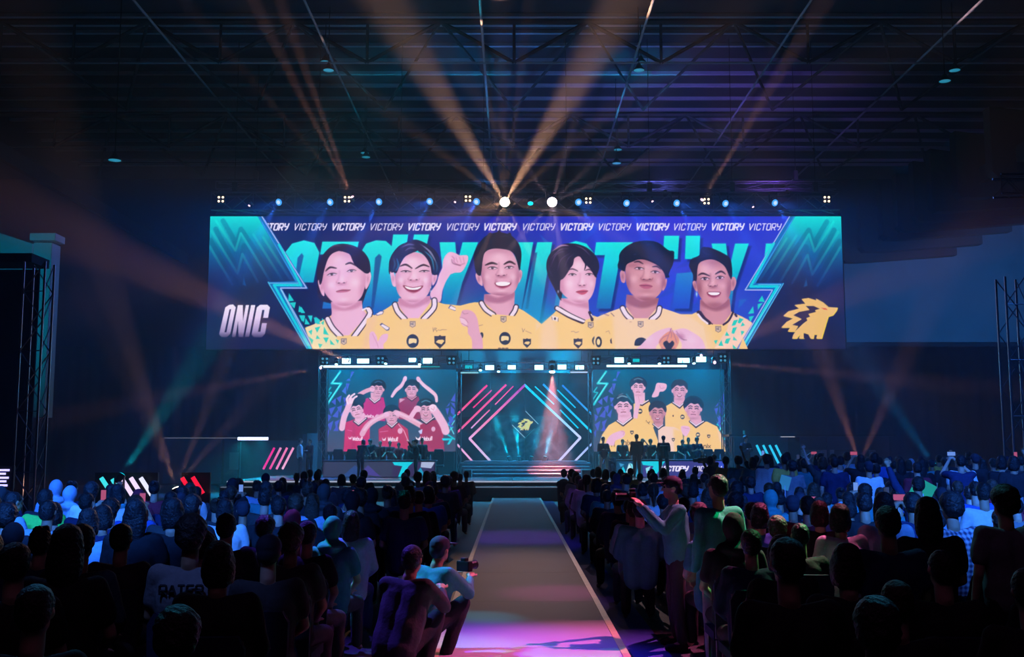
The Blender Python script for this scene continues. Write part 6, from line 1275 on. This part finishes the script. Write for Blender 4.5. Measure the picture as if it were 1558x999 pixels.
# right block
spec('standing', 1530, 775, 7.6, 'grey', 'fluffy', 'large standing spectator in a grey shirt at the photo edge', .15, .98, z=0)
spec('seated', 1448, 792, 10.3, 'plaid', 'fluffy', 'spectator in a blue plaid shirt with a dark shoulder strap', .2, 1.12, z=0)
spec('seated', 1497, 762, 13.5, 'white', 'short', 'spectator in a white shirt with dark collar print', -.1, 1.12, z=0)
spec('seated', 1484, 757, 15.0, 'blue', 'cropped', 'crop-haired spectator in blue before the white shirt', 0, 1.1, z=0)
au = spec('arm_up', 1398, 757, 13.5, 'navy', 'short', 'spectator in navy with one arm raised high', .1, .93, True, z=0)
spec('seated', 1345, 790, 10.6, 'pale blue', 'long', 'long-haired spectator in a pale blue top below the lit phones', .1, 1.12, z=0)
spec('seated', 1278, 800, 10.3, 'white', 'bob', 'spectator in a white striped top beside the long-haired one', .2, 1.05, z=0)
spec('seated', 1412, 812, 9.0, 'black', 'long', 'long-haired spectator in black beside the blue plaid shirt', 0, 1.14, z=0)
spec('seated', 1352, 835, 8.1, 'navy', 'short', 'short-haired spectator in navy with a light-edged shoulder', 0, 1.12, z=0)
spec('seated', 1335, 968, 4.4, 'charcoal', 'fluffy', 'nearest head with a cyan-rimmed crown in the dark lower area', -.2, .99, z=0)
spec('seated', 1200, 935, 5.6, 'black', 'short', 'broad spectator in black beside the walkway crew', 0, 1.1, z=0)
spec('seated', 1290, 905, 6.4, 'black', 'bob', 'bob-haired dark spectator with a faint grey rim', 0, 1.03, z=0)
for px, Y, lab, tall, i, py in ((1366, 13.6, 'spectator in teal holding an upright phone', True, 2, 760), (1388, 12.4, 'spectator in navy holding a phone sideways', False, 1, 770), (1316, 15.5, 'spectator holding an upright phone with a bluish picture', True, 0, 755)):
    o = spec('seated_phone', px, py, Y, 'teal' if tall else 'navy', rng.choice(['short', 'fluffy']), lab, 0, 1.05, z=0); phone(o, 'smartphone of the '+lab.split(' holding')[0]+(' held upright' if tall else ' held sideways')+f' {["with bluish picture", "with pink picture", "with dark picture"][i]}', tall, i)
fg = empty('cheer_board', at(1404, 745, 14.5), 'green and white cheer board held up beside the raised arm', 'sign'); MB(Matrix.Rotation(.5, 4, 'Y')).box((0, 0, 0), (.3, .01, .26)).build('board', mat('board_green', (.2, .8, .15), .7), fg); MB().tube((0, 0, -.5), (0, 0, -.05), .012, 6).build('stick', CUPM, fg)
fg = empty('cheer_board', at(1194, 734, 20), 'small pale green cheer card in the crowd under the cyan bars', 'sign'); MB(Matrix.Rotation(.3, 4, 'Y')).box((0, 0, 0), (.2, .01, .26)).build('board', mat('board_pale', (.5, .75, .35), .7), fg); MB().tube((0, 0, -.5), (0, 0, -.05), .01, 6).build('stick', CUPM, fg)
# rows
rows = []
Y = 4.5
while Y < 18.6: rows.append((Y, 'seated')); Y += .95
Y = 19.4
while Y < 31: rows.append((Y, 'standing')); Y += 1.5
tops = ['black']*7+['charcoal']*3+['navy']*4+['grey']*2+['white']*2+['pale blue']*2+['teal', 'blue', 'maroon', 'yellow']
hairs = ['short']*5+['fluffy']*3+['spiky', 'bob', 'bob', 'long', 'long', 'bun', 'ponytail', 'cropped', 'cap', 'hood']
HEAD_HIDE = []
count = 0; crowd_extra = []
for ri, (Y, mode) in enumerate(rows):
    hw = .487*Y+.5
    for side in (-1, 1):
        pitch = .62 if mode == 'seated' else .8
        x = 1.75 if Y < 12 else 1.35; x += rng.uniform(0, .12); k = 0
        while x < hw:
            k += 1; xx = side*x+.1; x += pitch*rng.uniform(.95, 1.12)
            yy_ = Y+rng.uniform(-.07, .07)
            if any(abs(xx-a) < r and abs(yy_-b) < .62 for a, b, r in taken): continue
            if rng.random() < .07: continue
            if side < 0 and Y > 17 and (xx < -5.6 or rng.random() < .4): continue
            hair = rng.choice(hairs); top = rng.choice(tops[:14] if Y < 9.6 else tops)
            kind = 'seated'
            if mode == 'seated' and Y > 9 and rng.random() < .1: kind = 'seated_phone'
            if mode == 'standing': kind = 'standing' if rng.random() < .72 else ('standing_phone' if rng.random() < .8 else 'arm_up')
            if mode == 'standing' and abs(xx) < 1.6+Y*.09 and kind != 'standing': kind = 'standing'
            if mode == 'standing' and (side < 0 or abs(xx) < 5.2): kind = 'seated'
            sd = 'pink-strip' if side < 0 else 'blue-strip'
            lab = f'{HAIR_WORD[hair]} spectator in {top}, {ordinal(k)} from walkway, {ordinal(ri+1)} row from camera, {sd} side'
            if count >= 262 and Y > 21: crowd_extra.append((xx, yy_, kind, hair, top)); continue
            o = person(kind, (xx, yy_, 0), rng.uniform(-.22, .22), SKIN[rng.randrange(3)], top, rng.choice(['black', 'denim', 'charcoal']), hair, lab, None, rng.random() < .35, rng.uniform(.95, 1.07), Y < 9, hairm=HBR if rng.random() < .25 else HBL, lean=rng.uniform(-.02, .04))
            POSE_OF[o.name] = kind; count += 1
            if 'phone' in kind: phone(o, f'smartphone held {ordinal(k)} from walkway, {ordinal(ri+1)} row from camera, {sd} side', rng.random() < .5, rng.randrange(3))
            if Y < 9.6: chair((xx, yy_, 0), rng.uniform(-.06, .06), f'dark banquet chair, {ordinal(k)} from walkway, {ordinal(ri+1)} row from camera, {sd} side')
print('crowd', count, 'extra', len(crowd_extra))
if crowd_extra:
    mb_v = []; mb_f = []; base = 0
    cr_me = MB()
    for xx, yy_, kind, hair, top in crowd_extra:
        zt = 1.27 if kind.startswith('seated') else 1.63
        for v, f in (ellipsoid((xx, yy_, zt), (.09, .1, .125), 8), capsule((xx-.12, yy_, zt-.3), (xx+.12, yy_, zt-.3), .1, .1, 8), capsule((xx, yy_, .3), (xx, yy_, zt-.35), .17, .2, 8)): cr_me.add(v, f)
    o = cr_me.build('far_crowd', CL['navy'], smooth=True); tag(o, 'farthest spectators too small to tell apart before the stage', 'crowd', kind='stuff')
